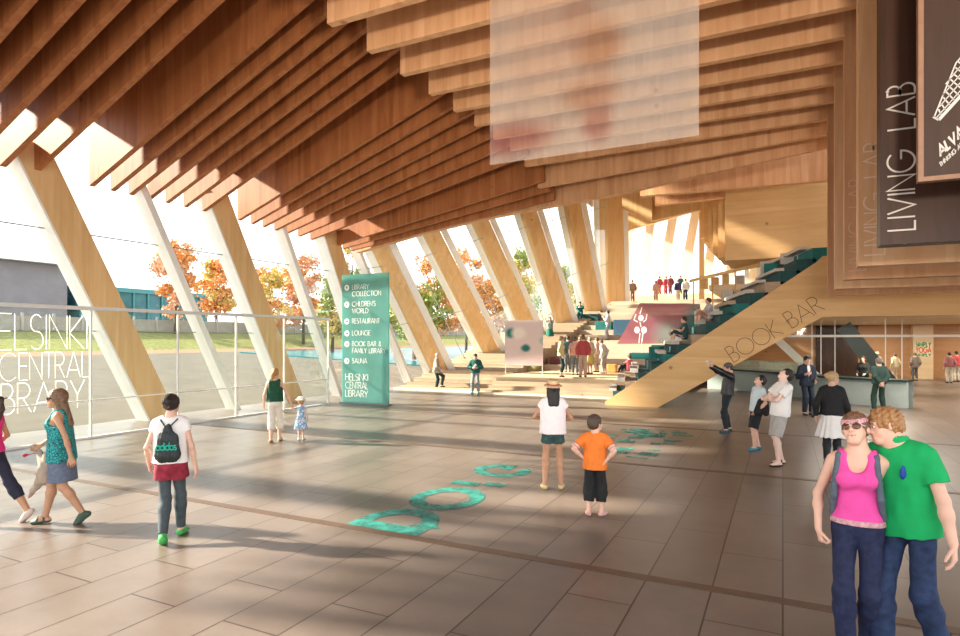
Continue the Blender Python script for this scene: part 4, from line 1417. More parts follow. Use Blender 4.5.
# letters projected on the floor: the teal light is put into their colour
m, nt, b = nodes_of('teal_floor_projection')
tc = N(nt, 'ShaderNodeTexCoord')
no = N(nt, 'ShaderNodeTexNoise', Scale=5.0, Detail=4.0)
nt.links.new(tc.outputs['Object'], no.inputs['Vector'])
nt.links.new(ramp(nt, no.outputs['Fac'], [(.35, (.03, .26, .22)), (.7, (.06, .40, .34))]), b.inputs['Base Color'])
nt.links.new(ramp(nt, no.outputs['Fac'], [(.30, (.25, .25, .25)), (.65, (.85, .85, .85))]), b.inputs['Alpha'])
b.inputs['Roughness'].default_value = .5
PROJLIGHT = m
Mf = Matrix(((0, 0, 1, 0), (1, 0, 0, 0), (0, 1, 0, 0), (0, 0, 0, 1)))     # text x -> world y, text z -> world x
def floor_text(txt, x0, y0, h_, wd_, length, label):
    mb, L = text_mesh(txt, h_, wd_, .28, .002, None, Mf)
    k = length / L
    mb.v = [(v[0] - h_ / 2, v[1] * k, v[2]) for v in mb.v]
    o = mb.build('floor_lettering', PROJLIGHT, None, loc=(x0, y0, .0045))
    tag(o, label, 'floor lettering')
floor_text('DO', -4.3, 6.12, .82, .20, 2.0, 'bright teal projected letters on the floor left of the woman in the straw hat')
mb = MB()
for x0, x1, y0, y1 in ((-.42, .05, 0, .22), (.10, .42, .12, .32)):
    mb.box(x0, x1, y0, y1, 0, .002)
tag(mb.build('floor_lettering', PROJLIGHT, None, loc=(-4.3, 8.42, .0045)), 'two short teal projected floor strokes between the round projected letters', 'floor lettering')
floor_text('G', -4.35, 9.25, .80, .20, .75, 'round teal projected floor letter nearest the feet of the straw hat woman')
mb = MB()
r_ = random.Random(5)
for k in range(46):
    x0, y0 = r_.uniform(-.75, .62), r_.uniform(0, 3.9)
    mb.box(x0, x0 + r_.uniform(.10, .45), y0, y0 + r_.uniform(.06, .35), 0, .002 + .0001 * k)
tag(mb.build('floor_projection', PROJLIGHT, None, loc=(-2.95, 11.6, .0045)), 'broken patch of projected teal light on the floor beyond the boy in orange', 'floor paint')  # no paint: projected teal light put into the patch's colour

# ------------------------------------------------------------------ far end beyond the landing
a, c = onY(625.5, 300, 47), onY(699, 300, 47)
zt0, zt1 = onY(625.5, 231, 47).z, onY(699, 210, 47).z
tag(MB().prism([(a.x - 1.6, 4.98), (a.x, 4.98), (a.x, zt0), (c.x, zt1), (c.x, 4.98), (c.x + .35, 4.98), (c.x + .35, 16), (a.x - 1.6, 16)], 47, 47.35).build('wall_end', W_COL), kind='structure')
# slatted sloping white end glazing
mb = MB()
for i in range(9):
    x = -14.5 + i * 1.9
    lean_ = 1.9
    o_ = [Vector((x, 57, 4.98)), Vector((x + .75, 57, 4.98)), Vector((x + .75, 57.4, 4.98)), Vector((x, 57.4, 4.98))]
    mb.hexa(o_, [v + Vector((lean_, 0, 11)) for v in o_])
tag(mb.build('wall_far_slats', wood('pale_slat', (.74, .60, .40), (.86, .74, .55), 'Z', .6, .4, 8.8)), kind='structure')
tag(MB().box(-16, 6, 57.5, 57.52, 4.98, 16).build('window_10', GLASS), kind='structure')
mb = MB()
for i in range(10):
    mb.box(-2.9 + i * .95, -2.55 + i * .95, 56, 56.2, 4.98, 13)
tag(mb.build('wall_far_piers', plain('grey_pier', (.42, .45, .42), .6, .08, 4)), kind='structure')
# stacked hanging slabs of the upper floor, right
for i, (Y, pl, pb) in enumerate(((44, 700, 238), (40.5, 704, 243), (37, 708, 248), (33.5, 713, 253), (30, 718, 257.5), (26.5, 725, 260.5))):
    q = onY(pl, pb, Y)
    MB_ = MB().prism([(q.x, q.z), (9, q.z - .0), (9, 14), (q.x, 14)], Y, Y + 3.3 if i else Y + .4)
    tag(MB_.build('ceiling_upper_%d' % (i + 1), [W_COL, W_STR][i % 2]), kind='structure')
for i, (Y, pl, pr_, pb0, pb1) in enumerate(((24.5, 640, 830, 196, 180), (27.5, 655, 830, 205, 186), (36, 622, 652, 209, 221), (36.4, 651, 700, 221, 210))):
    q0, q1 = onY(pl, pb0, Y), onY(pr_, pb1, Y)
    tag(MB().prism([(q0.x, q0.z), (q1.x, q1.z), (q1.x, 15), (q0.x, 15)], Y, Y + .3).build('ceiling_drop_%d' % (i + 1), W_BEAM if i < 2 else W_COL), kind='structure')
tag(MB().box(-16.5, 9, 20.8, 57.4, 15, 15.3).build('ceiling_high', W_DECK), kind='structure')
# golden handrail and boxes on the upper gallery
p, q = onY(690, 281, 34), onY(788, 258, 25.5)
hr = empty('handrail', p)
tag(hr, 'golden timber handrail climbing beside the upper blocks', 'handrail')
MB().bar((0, 0, 0), q - p, .10, .14).build('rail', plain('golden_wood', (.62, .36, .10), .5, .1, 6), hr)
for t in (.05, .3, .55, .8, .97):
    v = (q - p) * t
    MB().bar(v, v - Vector((0, 0, 1.6)), .06).build('baluster', plain('golden_wood', (.62, .36, .10), .5, .1, 6), hr)
for i, (px, py, pw, ph, Y, col) in enumerate(((700, 290, 7, 12, 34.5, 0), (711, 289, 7, 12, 33.5, 0), (722, 287, 6, 14, 32.5, 0), (735, 289, 9, 14, 33, 1), (760, 271, 15, 10, 25.2, 1), (786, 264, 9, 11, 23.6, 1), (797, 262, 10, 13, 22.8, 1), (808, 258, 8, 9, 22.0, 1))):
    a, c = onY(px, py, Y), onY(px + pw, py - ph, Y)
    o = MB().box(0, c.x - a.x, 0, .7, (4.98 - a.z) if i < 4 else -1.0, c.z - a.z).build('gallery_box', [plain('golden_box', (.66, .42, .17), .6, .1, 6), SLAB][col], None, loc=a)
    tag(o, ['golden cabinet box by the handrail foot, leftmost', 'golden cabinet box, second from the handrail foot', 'golden cabinet box, third from the handrail foot', 'grey box below the middle of the handrail', 'wide grey box above the dark shelves', 'grey box at the upper end of the handrail', 'pale grey tall box near the top of the book tribune', 'small grey box at the very top of the book tribune'][i], 'box', 'boxes on the upper gallery')
tag(MB().box(-3.3, 2.0, 32.4, 45, 4.70, 4.98).build('floor_gallery', W_PALE), kind='structure')
# bird mobiles beyond the landing
for i, (px, py) in enumerate(((653, 234), (669, 242), (664, 252), (652, 262))):
    c = onY(px, py, 49.5 + 1.6 * i)
    mb = MB()
    for k in range(5):
        x = (k - 2) * .34; z = .12 * math.sin(k * 2.1)
        mb.add([(x - .2, 0, z + .08), (x, .06, z), (x + .2, 0, z + .10), (x, -.06, z - .04)], [(0, 1, 3), (1, 2, 3), (0, 3, 1), (1, 3, 2)])
    o = empty('bird_mobile', c)
    tag(o, ['highest and largest', 'second highest', 'third highest', 'lowest'][i] + ' flock of dark paper birds hanging in the bright opening', 'mobile', 'bird mobiles')
    mb.build('birds', plain('dark_bird', (.16, .08, .07), .8, .1, 5), o)
    MB().tube([(0, 0, .1), (0, 0, 15 - c.z)], .012, 5).build('cord', STEEL, o)

# ------------------------------------------------------------------ outside: street, bank, buildings, trees
def dull(m):
    m.node_tree.nodes['Principled BSDF'].inputs['Specular IOR Level'].default_value = 0.0
    return m
def strip(name, x0, z0, x1, z1, m, y0=-80, y1=200):
    o = MB().add([(x0, y0, z0), (x0, y1, z0), (x1, y1, z1), (x1, y0, z1), (x0, y0, z0 - .3), (x0, y1, z0 - .3), (x1, y1, z1 - .3), (x1, y0, z1 - .3)],
                 [(0, 1, 2, 3), (7, 6, 5, 4), (0, 4, 5, 1), (1, 5, 6, 2), (2, 6, 7, 3), (3, 7, 4, 0)]).build(name, dull(m))
    return tag(o, kind='structure')
strip('ground_street', -16.6, -.02, -44, 1.15, plain('asphalt', (.155, .138, .120), .8, .10, 1.2))
WATER = plain('canal_water', (.02, .16, .18), .25, .2, .3)
strip('water_canal', -22, .30, -42, 1.17, WATER, 38, 150)
WATER.node_tree.nodes['Principled BSDF'].inputs['Specular IOR Level'].default_value = .3
strip('ground_path', -44, 1.15, -47.5, 1.35, plain('pink_path', (.30, .18, .13), .8, .06, 2))
strip('ground_bank', -47.5, 1.35, -56, 2.95, plain('grass', (.20, .20, .085), .9, .25, 3))
strip('ground_far', -56, 2.95, -160, 3.2, plain('pale_ground', (.25, .23, .2), .9, .1, .5))
tag(MB().box(-160, 160, -120, -9, -.5, -.02).build('ground_front', plain('plaza_paving', (.42, .40, .37), .8, .1, 1)), kind='structure')
tag(MB().box(-15.8, 160, 46, 220, -.5, -.02).build('ground_rear', plain('rear_ground', (.40, .38, .33), .8, .1, 1)), kind='structure')
tag(MB().box(14, 160, -9, 46, -.5, -.02).build('ground_side', plain('side_ground', (.40, .38, .33), .8, .1, 1)), kind='structure')

bw_ = empty('street_parapet', (-56, 40, 2.95))
tag(bw_, 'long pale parapet fence beyond the grass bank', 'fence')
MB().box(-.15, .15, -110, 120, 0, 1.25).build('wall', plain('pale_concrete', (.30, .28, .26), .8, .1, 2), bw_)
for i in range(60):
    MB().box(.15, .25, -60 + i * 2.4, -59.8 + i * 2.4, 0, 1.5).build('pier', plain('pale_concrete2', (.36, .34, .32), .8, .1, 2), bw_)

ob = empty('office_building', (-75, 45.5, 3))
tag(ob, 'low modern building with grey hall, white roof slab and teal glass wing across the street', 'building')
def bpt(px, py, d): return at(px, py, d) - Vector(ob.location)
MB().hexa([Vector((-24, -50, 0)), Vector((-4.5, -50, 0)), Vector((-4.5, -.5, 0)), Vector((-24, -.5, 0))], [Vector((-24, -50, 8.3)), Vector((-4.5, -50, 8.3)), Vector((-4.5, -.5, 8.3)), Vector((-24, -.5, 8.3))]).build('hall', plain('dark_cladding', (.20, .19, .21), .7, .08, 1), ob)
MB().box(-25, -3.4, -52, .9, 8.35, 10.2).build('roof_slab', plain('roof_white', (.85, .88, .86), .6, .05, 1), ob)
TG = plain('teal_glazing', (.02, .13, .16), .15, .3, .5)
MB().box(-22, -3.8, .6, 19.5, 0, 6.1).build('glass_wing', TG, ob)
mb = MB()
for i in range(9):
    y = 1.2 + i * 2.1
    mb.box(-3.8, -3.6, y, y + .22, 0, 5.6)
mb.box(-3.8, -3.5, .6, 19.5, 5.5, 6.1)
mb.build('mullions', plain('teal_frame', (.05, .22, .24), .5, .1, 1), ob)
hb = empty('waterside_block', (-62, 104, 0))
tag(hb, 'distant low teal block seen between the columns above the stair', 'building')
MB().box(-4, 3, -16, 14, 0, 4.6).build('walls', plain('far_teal', (.10, .30, .32), .6, .2, .6), hb)
MB().box(-4.4, 3.4, -16.4, 14.4, 4.6, 5.2).build('roof', plain('far_white', (.75, .80, .82), .6, .05, 1), hb)

def tree(px, pt, d, w_px, cols, label, seed):
    t = at(px, pt, d)
    gz = 3.0 if t.x < -56 else (1.2 if t.x < -44 else .6)
    o = empty('autumn_tree', (t.x, t.y, gz))
    tag(o, label, 'tree', 'autumn trees outside the facade')
    Ht = t.z - gz
    R_ = w_px * d / FPX / 2
    r = random.Random(seed)
    bark = plain('bark', (.10, .075, .055), .9, .2, 8)
    tr = MB().tube([(0, 0, 0), (.1, 0, Ht * .3), (0, .1, Ht * .75)], .2, 7, .06)
    for k in range(7):
        a_ = r.uniform(0, 2 * PI); h_ = Ht * r.uniform(.28, .6)
        tr.tube([(0, 0, h_), (R_ * .35 * math.cos(a_), R_ * .35 * math.sin(a_), h_ + Ht * .12), (R_ * .75 * math.cos(a_), R_ * .75 * math.sin(a_), h_ + Ht * .26)], .07, 5, .02)
    tr.build('trunk', bark, o)
    cl = []
    for k in range(30):
        a_, e_ = r.uniform(0, 2 * PI), r.uniform(-.8, 1)
        rr = R_ * (.35 + .6 * r.random()) * math.sqrt(max(.05, 1 - e_ * e_ * .85))
        cl.append((rr * math.cos(a_), rr * math.sin(a_), Ht * (.58 + .38 * e_), R_ * r.uniform(.22, .42)))
    for ci, col in enumerate(cols):
        mb = MB()
        for x, y, z, q in cl[ci::len(cols)]:
            for j in range(120):
                dx, dy, dz = r.gauss(0, .5) * q, r.gauss(0, .5) * q, r.gauss(0, .42) * q
                s_ = r.uniform(.10, .24) * (d / 60)
                u = Vector((r.gauss(0, 1), r.gauss(0, 1), r.gauss(0, 1))).normalized()
                v = u.orthogonal().normalized()
                p = Vector((x + dx, y + dy, z + dz))
                mb.add([p - u * s_, p - v * s_ * .6, p + u * s_, p + v * s_ * .6], [(0, 1, 2, 3)])
        m = plain('leaf_%.2f_%.2f' % (col[0], col[1]), col, .8, .25, 1.5)
        mb.build('foliage', m, o)
OR, YE, GR, PK = (.66, .30, .10), (.62, .45, .13), (.24, .30, .06), (.66, .36, .22)
for i, (px, pt, d, w_, cs, lab) in enumerate((
        (175, 240, 62, 44, (OR, PK), 'orange autumn tree right of the first white mullion'),
        (216, 262, 72, 40, (YE, OR), 'yellow autumn tree beside the end of the teal glass wing'),
        (268, 268, 64, 36, (OR, YE), 'orange and yellow tree right of the column behind the mother'),
        (303, 255, 70, 42, (PK, OR), 'tall pinkish orange tree left of the directory sign'),
        (332, 278, 60, 40, (YE, GR), 'yellow green tree just left of the directory sign'),
        (386, 262, 64, 46, (YE, GR), 'green and yellow tree just right of the directory sign'),
        (352, 236, 75, 36, (GR, YE), 'green tree above the top of the directory sign'),
        (437, 258, 66, 52, (OR, GR), 'orange and green tree in the third bay right of the sign'),
        (466, 246, 76, 50, (PK, OR), 'pinkish orange tree in the bay beside the square projection screen'),
        (414, 290, 50, 40, (GR, GR), 'dark green tree low in the second bay right of the sign'),
        (520, 248, 88, 46, (YE, GR), 'yellow tree above the square projection screen'),
        (552, 262, 108, 46, (GR, YE), 'bright green tree above the dancer'),
        (590, 268, 115, 40, (GR, GR), 'bright green tree nearest the top of the stair'),
        (496, 282, 66, 44, (OR, YE), 'low orange tree left of the square projection screen'))):
    tree(px, pt, d, w_, cs, lab, 30 + i)

# unseen fill lights added to brighten the lower hall
for i, (x, y) in enumerate(((3.5, 26), (8.5, 26), (3.0, 33), (8.0, 33), (4.5, 39.5), (10, 39.5))):
    L_ = bpy.data.lights.new('hall_fill', 'AREA')
    L_.shape = 'DISK'; L_.size = 1.2; L_.energy = HALL; L_.color = (1, .86, .68)
    o = bpy.data.objects.new('hall_fill', L_); COL.objects.link(o); o.location = (x, y, 3.08)

for i, (x, y) in enumerate(((1.2, 22.0), (4.2, 22.2), (2.4, 19.6), (4.8, 19.8))):  # unseen lights added to brighten the counter front
    L_ = bpy.data.lights.new('counter_fill', 'AREA')
    L_.shape = 'DISK'; L_.size = .8; L_.energy = HALL * .32; L_.color = (1, .92, .80)
    o = bpy.data.objects.new('counter_fill', L_); COL.objects.link(o); o.location = (x, y, 2.9)

# unseen spot added behind the camera to brighten the gauze and beams
L_ = bpy.data.lights.new('fill_spot', 'SPOT')
L_.energy = SPOT; L_.spot_size = rad(62); L_.spot_blend = .9; L_.shadow_soft_size = .5; L_.color = (1, .86, .70)
o = bpy.data.objects.new('fill_spot', L_); COL.objects.link(o); o.location = (1.5, -6, 3.2)
o.rotation_euler = (Vector((-3.2, 11, 8.4)) - o.location).to_track_quat('-Z', 'Y').to_euler()

# ------------------------------------------------------------------ people
JEANS = plain('dark_blue_denim', (.012, .018, .060), .85, .35, 22)
DENIM = plain('grey_blue_denim', (.12, .15, .22), .85, .2, 25)
BLACK = plain('black_cloth', (.010, .010, .012), .8, .3, 20)
BLACKL = plain('black_leather', (.012, .014, .017), .4, .3, 20)
WHITEC = plain('white_cotton', (.84, .82, .80), .85, .03, 14)
PINK = plain('pink_jersey', (.78, .075, .36), .85, .06, 14)
GREEN = plain('green_pique', (.0, .36, .10), .85, .06, 14)
CREAM = plain('cream_cotton', (.78, .72, .62), .85, .06, 14)

def gz(px, py, z=0.0):
    p = ground(px, py, z)
    return (p.x, p.y, z)

# --- the embracing couple in front
f = Figure((.475, 5.07, 0), 172, 1.785, 'f', .0058, 'young woman with sunglasses, headband, bright pink tank top and dark jeans',
           skin='fair', head=(-10, 14, 9), lean=-2, fine_face=True,
           armR=dict(w=(.235, .06, .90), pole=(.6, -1, 0), n=(-.8, -.3, .2), curl=.95, dir=(-.25, .25, -.9)),
           armL=dict(w=(-.30, -.20, 1.05), pole=(-.6, -1, 0), curl=.5),
           legR=dict(a=(.06, .10, .09), yaw=-6), legL=dict(a=(-.06, -.10, .11), pitch=16))
f.top(PINK, 'tank_top', tank=True, scoop=(.088, .135), hem=.03, infl=.012, neck=.090, seed=5)
f.bottom(JEANS, 'jeans', 1.97, .06, infl=.006, flare=.012, amp=.002, seed=8)
bl_ = f.add('belt', Field([Layer(f.pelvis_prims + f.torso_prims[:2], .055, .016, [f.plane((0, 0, 1), (0, 0, .040)), f.plane((0, 0, -1), (0, 0, .003))])], .02), plain('pink_grey_belt', (.55, .30, .33), .7, .35, 40), label='woven pink and grey belt')
f.shoes(plain('grey_shoe', (.25, .25, .27), .8))
f.hair((.16, .085, .045), 'bun', amp=.0035, vol=.013)
Rh, hs = f.Rh, f.hs
sk = ell(f.Hh(0, -.014, .026), Rh, V(.079, .100, .095))
nb_ = Rh @ unit(V(0, .34, 1)); b1 = float(nb_ @ f.Hh(0, .06, .062)); b0 = float(nb_ @ f.Hh(0, .06, .030))
f.add('headband', Field([Layer([sk], .01, .010, [(nb_, b1), (-nb_, -b0)])], .01), plain('pink_check_band', (.78, .30, .36), .8, .6, 90), .004)
gl_ = [ell(f.Hh(s_ * .033, .097, .006), Rh @ rot('z', -s_ * 12), V(.029, .007, .024)) for s_ in (-1, 1)]
g_ = f.add('sunglasses', Field([Layer(gl_, .004)], .004), plain('amber_lens', (.10, .028, .012), .12, .2, 12), .0032)
gf = [cap(f.Hh(-.01, .103, .012), f.Hh(.01, .103, .012), .004)] + [cap(f.Hh(s_ * .060, .086, .014), f.Hh(s_ * .082, -.01, .012), .0042) for s_ in (-1, 1)]
gf += [cap(f.Hh(s_ * .008, .103, .026), f.Hh(s_ * .060, .090, .024), .0042) for s_ in (-1, 1)]
f.add('glasses_frame', Field([Layer(gf, .002)], .004), plain('white_frame', (.70, .62, .55), .4, .05, 12), .0038, parent=g_)
f.face(eyes=False, lips=(.60, .16, .17))
# rucksack: sack behind, two broad straps in front
st = []
for s_ in (-1, 1):
    P_ = [f.T(s_ * .085, -.13, .40), f.T(s_ * .105, -.06, .498), f.T(s_ * .11, .045, .470), f.T(s_ * .122, .105, .36), f.T(s_ * .138, .080, .20), f.T(s_ * .150, .0, .06), f.T(s_ * .13, -.12, .03)]
    for a_, c_ in zip(P_, P_[1:]):
        st.append(cap(a_, c_, .021))
sack = [ell(f.T(0, -.185, .22), f.R, (.15, .075, .24)), ell(f.T(0, -.20, .12), f.R, (.14, .085, .13))]
o = f.carried('rucksack', Field([Layer(sack, .04)], .01), plain('slate_blue_nylon', (.055, .075, .10), .7, .2, 20), 'slate blue rucksack on the back of the woman in the pink tank top', 'rucksack', .008)
sdf_object('strap', Field([Layer(st, .012)], .01), .0058, f.s, plain('slate_strap', (.085, .115, .15), .75, .15, 30), o)

g = Figure((.785, 5.14, 0), 143, 1.87, 'm', .0062, 'young man in a green polo shirt and blue jeans kissing the woman in pink',
           skin='fair', roll=7, lean=5, head=(-40, -4, 8), fine_face=True, girth=.89, hs=.94, neck_off=(0, .012, -.022),
           armL=dict(w=(-.30, .06, .84), pole=(-1, -.7, 0), curl=.38, n=(.8, .3, 0), spread=.16, dir=(-.18, .25, -.95)),
           armR=dict(w=(.34, -.16, 1.06), pole=(.7, -1, 0), curl=.4),
           legR=dict(a=(.07, .16, .09), yaw=-10), legL=dict(a=(-.12, -.15, .12), pitch=18))
g.top(GREEN, 'polo_shirt', sleeve=.62, hem=-.085, infl=.016, loose=.010, amp=.0035, seed=3, cuff=.014, neck=.078, collar=True)
g.bottom(plain('blue_denim', (.014, .030, .085), .85, .35, 22), 'jeans', 1.98, .08, wide=.006, flare=.012, amp=.0025, seed=2)
g.shoes(plain('blue_suede_shoe', (.10, .20, .26), .85))
g.hair((.34, .17, .065), 'short', amp=.0055, vol=.018, seed=9)
g.face(brow=(.25, .14, .07))
c_ = g.T(-.085, .115, .335)
up_ = g.R @ unit(V(-.20, 0, 1))
g.add('chest_emblem', Field([Layer([cap(c_ - up_ * .016, c_ + up_ * .014, .018, .016), cap(c_ + up_ * .030, c_ + up_ * .038, .010), cap(c_ - up_ * .034, c_ - up_ * .030, .009)], .006)], .004), plain('blue_emblem', (.01, .06, .35), .7, .1, 50), .004)

# --- left: two women striding past
f = Figure((-8.72, 4.05, 0), 118, 1.66, 'f', .008, 'woman with dark ponytail in a pink tank top striding out at the left edge', skin='tan', lean=3,
           legL=dict(a=(-.08, .36, .09)), legR=dict(a=(.09, -.40, .14), pitch=40, pole=(0, 1, -.2)), armR=dict(w=(.24, .18, .96)), armL=dict(w=(-.24, -.12, .90)))
f.top(plain('hot_pink_jersey', (.74, .02, .22), .85, .06), 'tank_top', tank=True, scoop=(.085, .10), hem=-.02, neck=.084)
f.bottom(plain('navy_capri', (.016, .018, .04), .85, .3), 'capri_trousers', 1.55, .07)
f.shoes(plain('pale_pump', (.60, .50, .45), .6))
f.hair((.045, .02, .015), 'pony', amp=.003)
f.face(brow=(.05, .03, .02))

f = Figure((-8.0, 4.46, 0), 134, 1.69, 'f', .0075, 'woman with long hair and dark sunglasses in a teal patterned halter top', skin='tan', head=(12, 0, 0), lean=2,
           legR=dict(a=(.07, .20, .09), yaw=0), legL=dict(a=(-.08, -.26, .13), pitch=34), armR=dict(w=(.25, .30, .98), pole=(.5, -1, -.2), curl=.7), armL=dict(w=(-.27, -.20, .84), pole=(-.4, -1, 0), curl=.6))
m, nt, b = nodes_of('teal_floral_print')
tc = N(nt, 'ShaderNodeTexCoord'); vo = N(nt, 'ShaderNodeTexVoronoi', Scale=26.0)
nt.links.new(tc.outputs['Object'], vo.inputs['Vector'])
nt.links.new(ramp(nt, vo.outputs['Distance'], [(.30, (.03, .42, .45)), (.42, (.004, .025, .03)), (.62, (.02, .30, .30))]), b.inputs['Base Color'])
b.inputs['Roughness'].default_value = .8
f.top(m, 'halter_top', tank=True, scoop=(.09, .10), hem=-.14, loose=.012, flare=.035, neck=.088, amp=.004)
f.skirt(DENIM, 'denim_skirt', .06, -.40, .150, .185, label='knee-length grey blue denim skirt')
f.sandals(plain('dark_sandal', (.05, .09, .06), .7))
f.hair((.17, .10, .055), 'long', long=.34, amp=.003)
gl_ = [ell(f.Hh(s_ * .033, .097, .006), f.Rh, V(.031, .010, .022)) for s_ in (-1, 1)] + [cap(f.Hh(s_ * .060, .086, .010), f.Hh(s_ * .082, -.01, .010), .006) for s_ in (-1, 1)]
f.add('sunglasses', Field([Layer(gl_, .006)], .004), plain('black_lens', (.012, .010, .010), .2, .2, 12), .005)
f.face(eyes=False, lips=(.5, .2, .18))
W_ = f.arm['R']['W']
o = f.carried('shawl', Field([Layer([cap(W_ + V(-.02, .02, -.08), W_ + V(-.10, -.08, -.36), .030, .085), cap(W_ + V(-.10, -.08, -.36), W_ + V(-.06, .12, -.66), .075, .02), cap(W_ + V(-.12, -.10, -.12), W_ + V(-.12, -.10, -.42), .05, .085)], .06)], .02, noise=folds(.006, 4, .07)), plain('beige_shawl', (.40, .32, .25), .9, .12, 12), 'beige shawl trailing from the hand of the woman in the teal top', 'shawl', .009)
o = f.carried('flower', Field([Layer([cap(W_ + V(0, .03, -.10), W_ + V(.02, .17, -.13), .007), ell(W_ + V(.02, .19, -.13), I3, (.022, .03, .022))], .004)], .004), plain('crimson_petals', (.45, .02, .06), .8, .2, 40), 'small crimson flower held in front by the woman in the teal top', 'flower', .006)

# --- woman with the drawstring bag
f = Figure(gz(171, 541), 40, 1.68, 'f', .0072, 'woman seen from behind with a black drawstring bag, red shorts and grey leggings', skin='fair', head=(-10, 3, 0),
           legR=dict(a=(.06, .22, .09)), legL=dict(a=(-.05, -.16, .12), pitch=22), armR=dict(w=(.27, -.02, .87), pole=(.5, -1, 0)), armL=dict(w=(-.26, .10, .90), pole=(-.5, -1, 0)))
f.bottom(plain('grey_legging', (.055, .075, .085), .8, .2), 'leggings', 1.97, .06, infl=.005, amp=.0)
f.bottom(plain('red_shorts', (.26, .018, .04), .85, .25, 18), 'shorts', .42, .08, infl=.016, wide=.022, amp=.003)
f.top(WHITEC, 't_shirt', sleeve=.34, hem=-.02, infl=.020, loose=.01, amp=.003)
f.shoes(plain('green_trainer', (.06, .42, .10), .7, .15), 'trainer')
f.hair((.022, .014, .012), 'bun', amp=.003)
hb_ = [ell(f.Hh(0, -.112, .03), f.Rh, V(.03, .02, .055))]
f.add('hair_clip', Field([Layer(hb_, .01)], .01), plain('tan_clip', (.50, .30, .16), .6), .006)
bag = [flat(f.T(0, -.155, .22), f.R, (-.06, 0, -.13), (-.05, 0, .06), .085, .06, .55), flat(f.T(0, -.155, .22), f.R, (.06, 0, -.13), (.05, 0, .06), .085, .06, .55), flat(f.T(0, -.15, .22), f.R, (0, 0, .05), (0, 0, .20), .075, .03, .5)]
o = f.carried('drawstring_bag', Field([Layer(bag, .06)], .02, noise=folds(.004, 11, .06)), plain('black_nylon', (.012, .020, .022), .55, .3, 20), 'black drawstring bag with teal lettering on the back of the woman in leggings', 'bag', .007)
cd = [cap(f.T(s_ * .02, -.16, .41), f.T(s_ * .085, -.10, .485), .008) for s_ in (-1, 1)] + [cap(f.T(s_ * .085, -.10, .485), f.T(s_ * .10, .0, .512), .008) for s_ in (-1, 1)]
sdf_object('cord', Field([Layer(cd, .004)], .002), .0055, f.s, BLACK, o)
tm, L_ = text_mesh('adidas', .085, .013, .12, .008, None, Matrix.Translation(f.T(-.105, -.212, .155)))
k_ = .21 / L_
tm.v = [((v[0] + .105) * k_ * 1.0 - .105, v[1], v[2]) for v in tm.v]
tm.v = [tuple(np.array(v) * f.s) for v in tm.v]
tm.build('lettering', plain('teal_print', (.0, .42, .30), .6), o)

# --- mother and toddler
f = Figure(gz(275, 442), 38, 1.66, 'f', .010, 'woman in dark green top and white capri trousers leading a toddler by the hand', skin='fair',
           legL=dict(a=(-.08, -.10, .10), pitch=10), legR=dict(a=(.09, .10, .09)), armR=dict(w=(.40, .04, .80), pole=(.5, -1, 0)), armL=dict(w=(-.25, .05, .88)))
f.top(plain('dark_green_top', (.006, .075, .035), .85, .2), 'sleeveless_top', tank=True, hem=.0, neck=.08, loose=.008)
f.bottom(CREAM, 'capri_trousers', 1.52, .06, wide=.016)
f.sandals(plain('tan_sandal', (.40, .25, .15), .7))
f.hair((.48, .25, .09), 'pony', amp=.003, tail=[(0, -.11, .03), (-.03, -.14, -.02), (-.05, -.12, -.10), (-.05, -.10, -.19)])
k1 = gz(301, 440)
f = Figure(k1, 36, .92, 'f', .010, 'toddler in pale blue dress and white sun hat beside the woman in green', skin='fair', hs=1.55,
           armL=dict(w=(-.36, .06, 1.32), pole=(-1, -1, 0)), armR=dict(w=(.27, .08, .88)), legL=dict(a=(-.08, -.08, .10), pitch=10), legR=dict(a=(.08, .10, .09)))
m, nt, b = nodes_of('blue_white_print')
tc = N(nt, 'ShaderNodeTexCoord'); vo = N(nt, 'ShaderNodeTexVoronoi', Scale=18.0)
nt.links.new(tc.outputs['Object'], vo.inputs['Vector'])
nt.links.new(ramp(nt, vo.outputs['Distance'], [(.35, (.70, .76, .82)), (.55, (.22, .40, .62))]), b.inputs['Base Color'])
f.top(m, 'dress_bodice', sleeve=.4, hem=.02)
f.skirt(m, 'dress_skirt', .14, -.48, .15, .27, pleats=9, amp=.016)
f.shoes(plain('white_shoe', (.75, .72, .70), .7))
f.hair((.45, .28, .12), 'short')
f.brim_hat(plain('white_hat', (.86, .84, .82), .85), None, brim=.15, tall=.075, name='sun_hat')

# --- woman in straw hat, boy in orange
f = Figure(gz(553, 489), 24, 1.66, 'f', .0075, 'woman seen from behind in a straw hat, white shirt and denim shorts', skin='tan', head=(4, 8, 0),
           legL=dict(a=(-.13, .0, .085), yaw=8), legR=dict(a=(.13, .02, .085), yaw=-10), armL=dict(w=(-.16, .26, 1.10), pole=(-1, -.8, -.3), curl=.6), armR=dict(w=(.17, .24, 1.06), pole=(1, -.8, -.3), curl=.6))
f.bottom(plain('dark_denim_short', (.03, .075, .075), .85, .35, 25), 'shorts', .42, .05, wide=.02)
f.top(plain('blush_white_cotton', (.86, .78, .80), .85, .03), 'shirt', sleeve=.30, hem=-.055, infl=.022, loose=.028, amp=.004, cuff=.012)
f.shoes(plain('yellow_pump', (.62, .52, .26), .7))
f.hair((.012, .010, .011), 'long', long=.24, amp=.003)
f.brim_hat(plain('straw', (.66, .48, .27), .8, .2, 60), plain('red_band', (.36, .05, .04), .8), brim=.15, tall=.10)

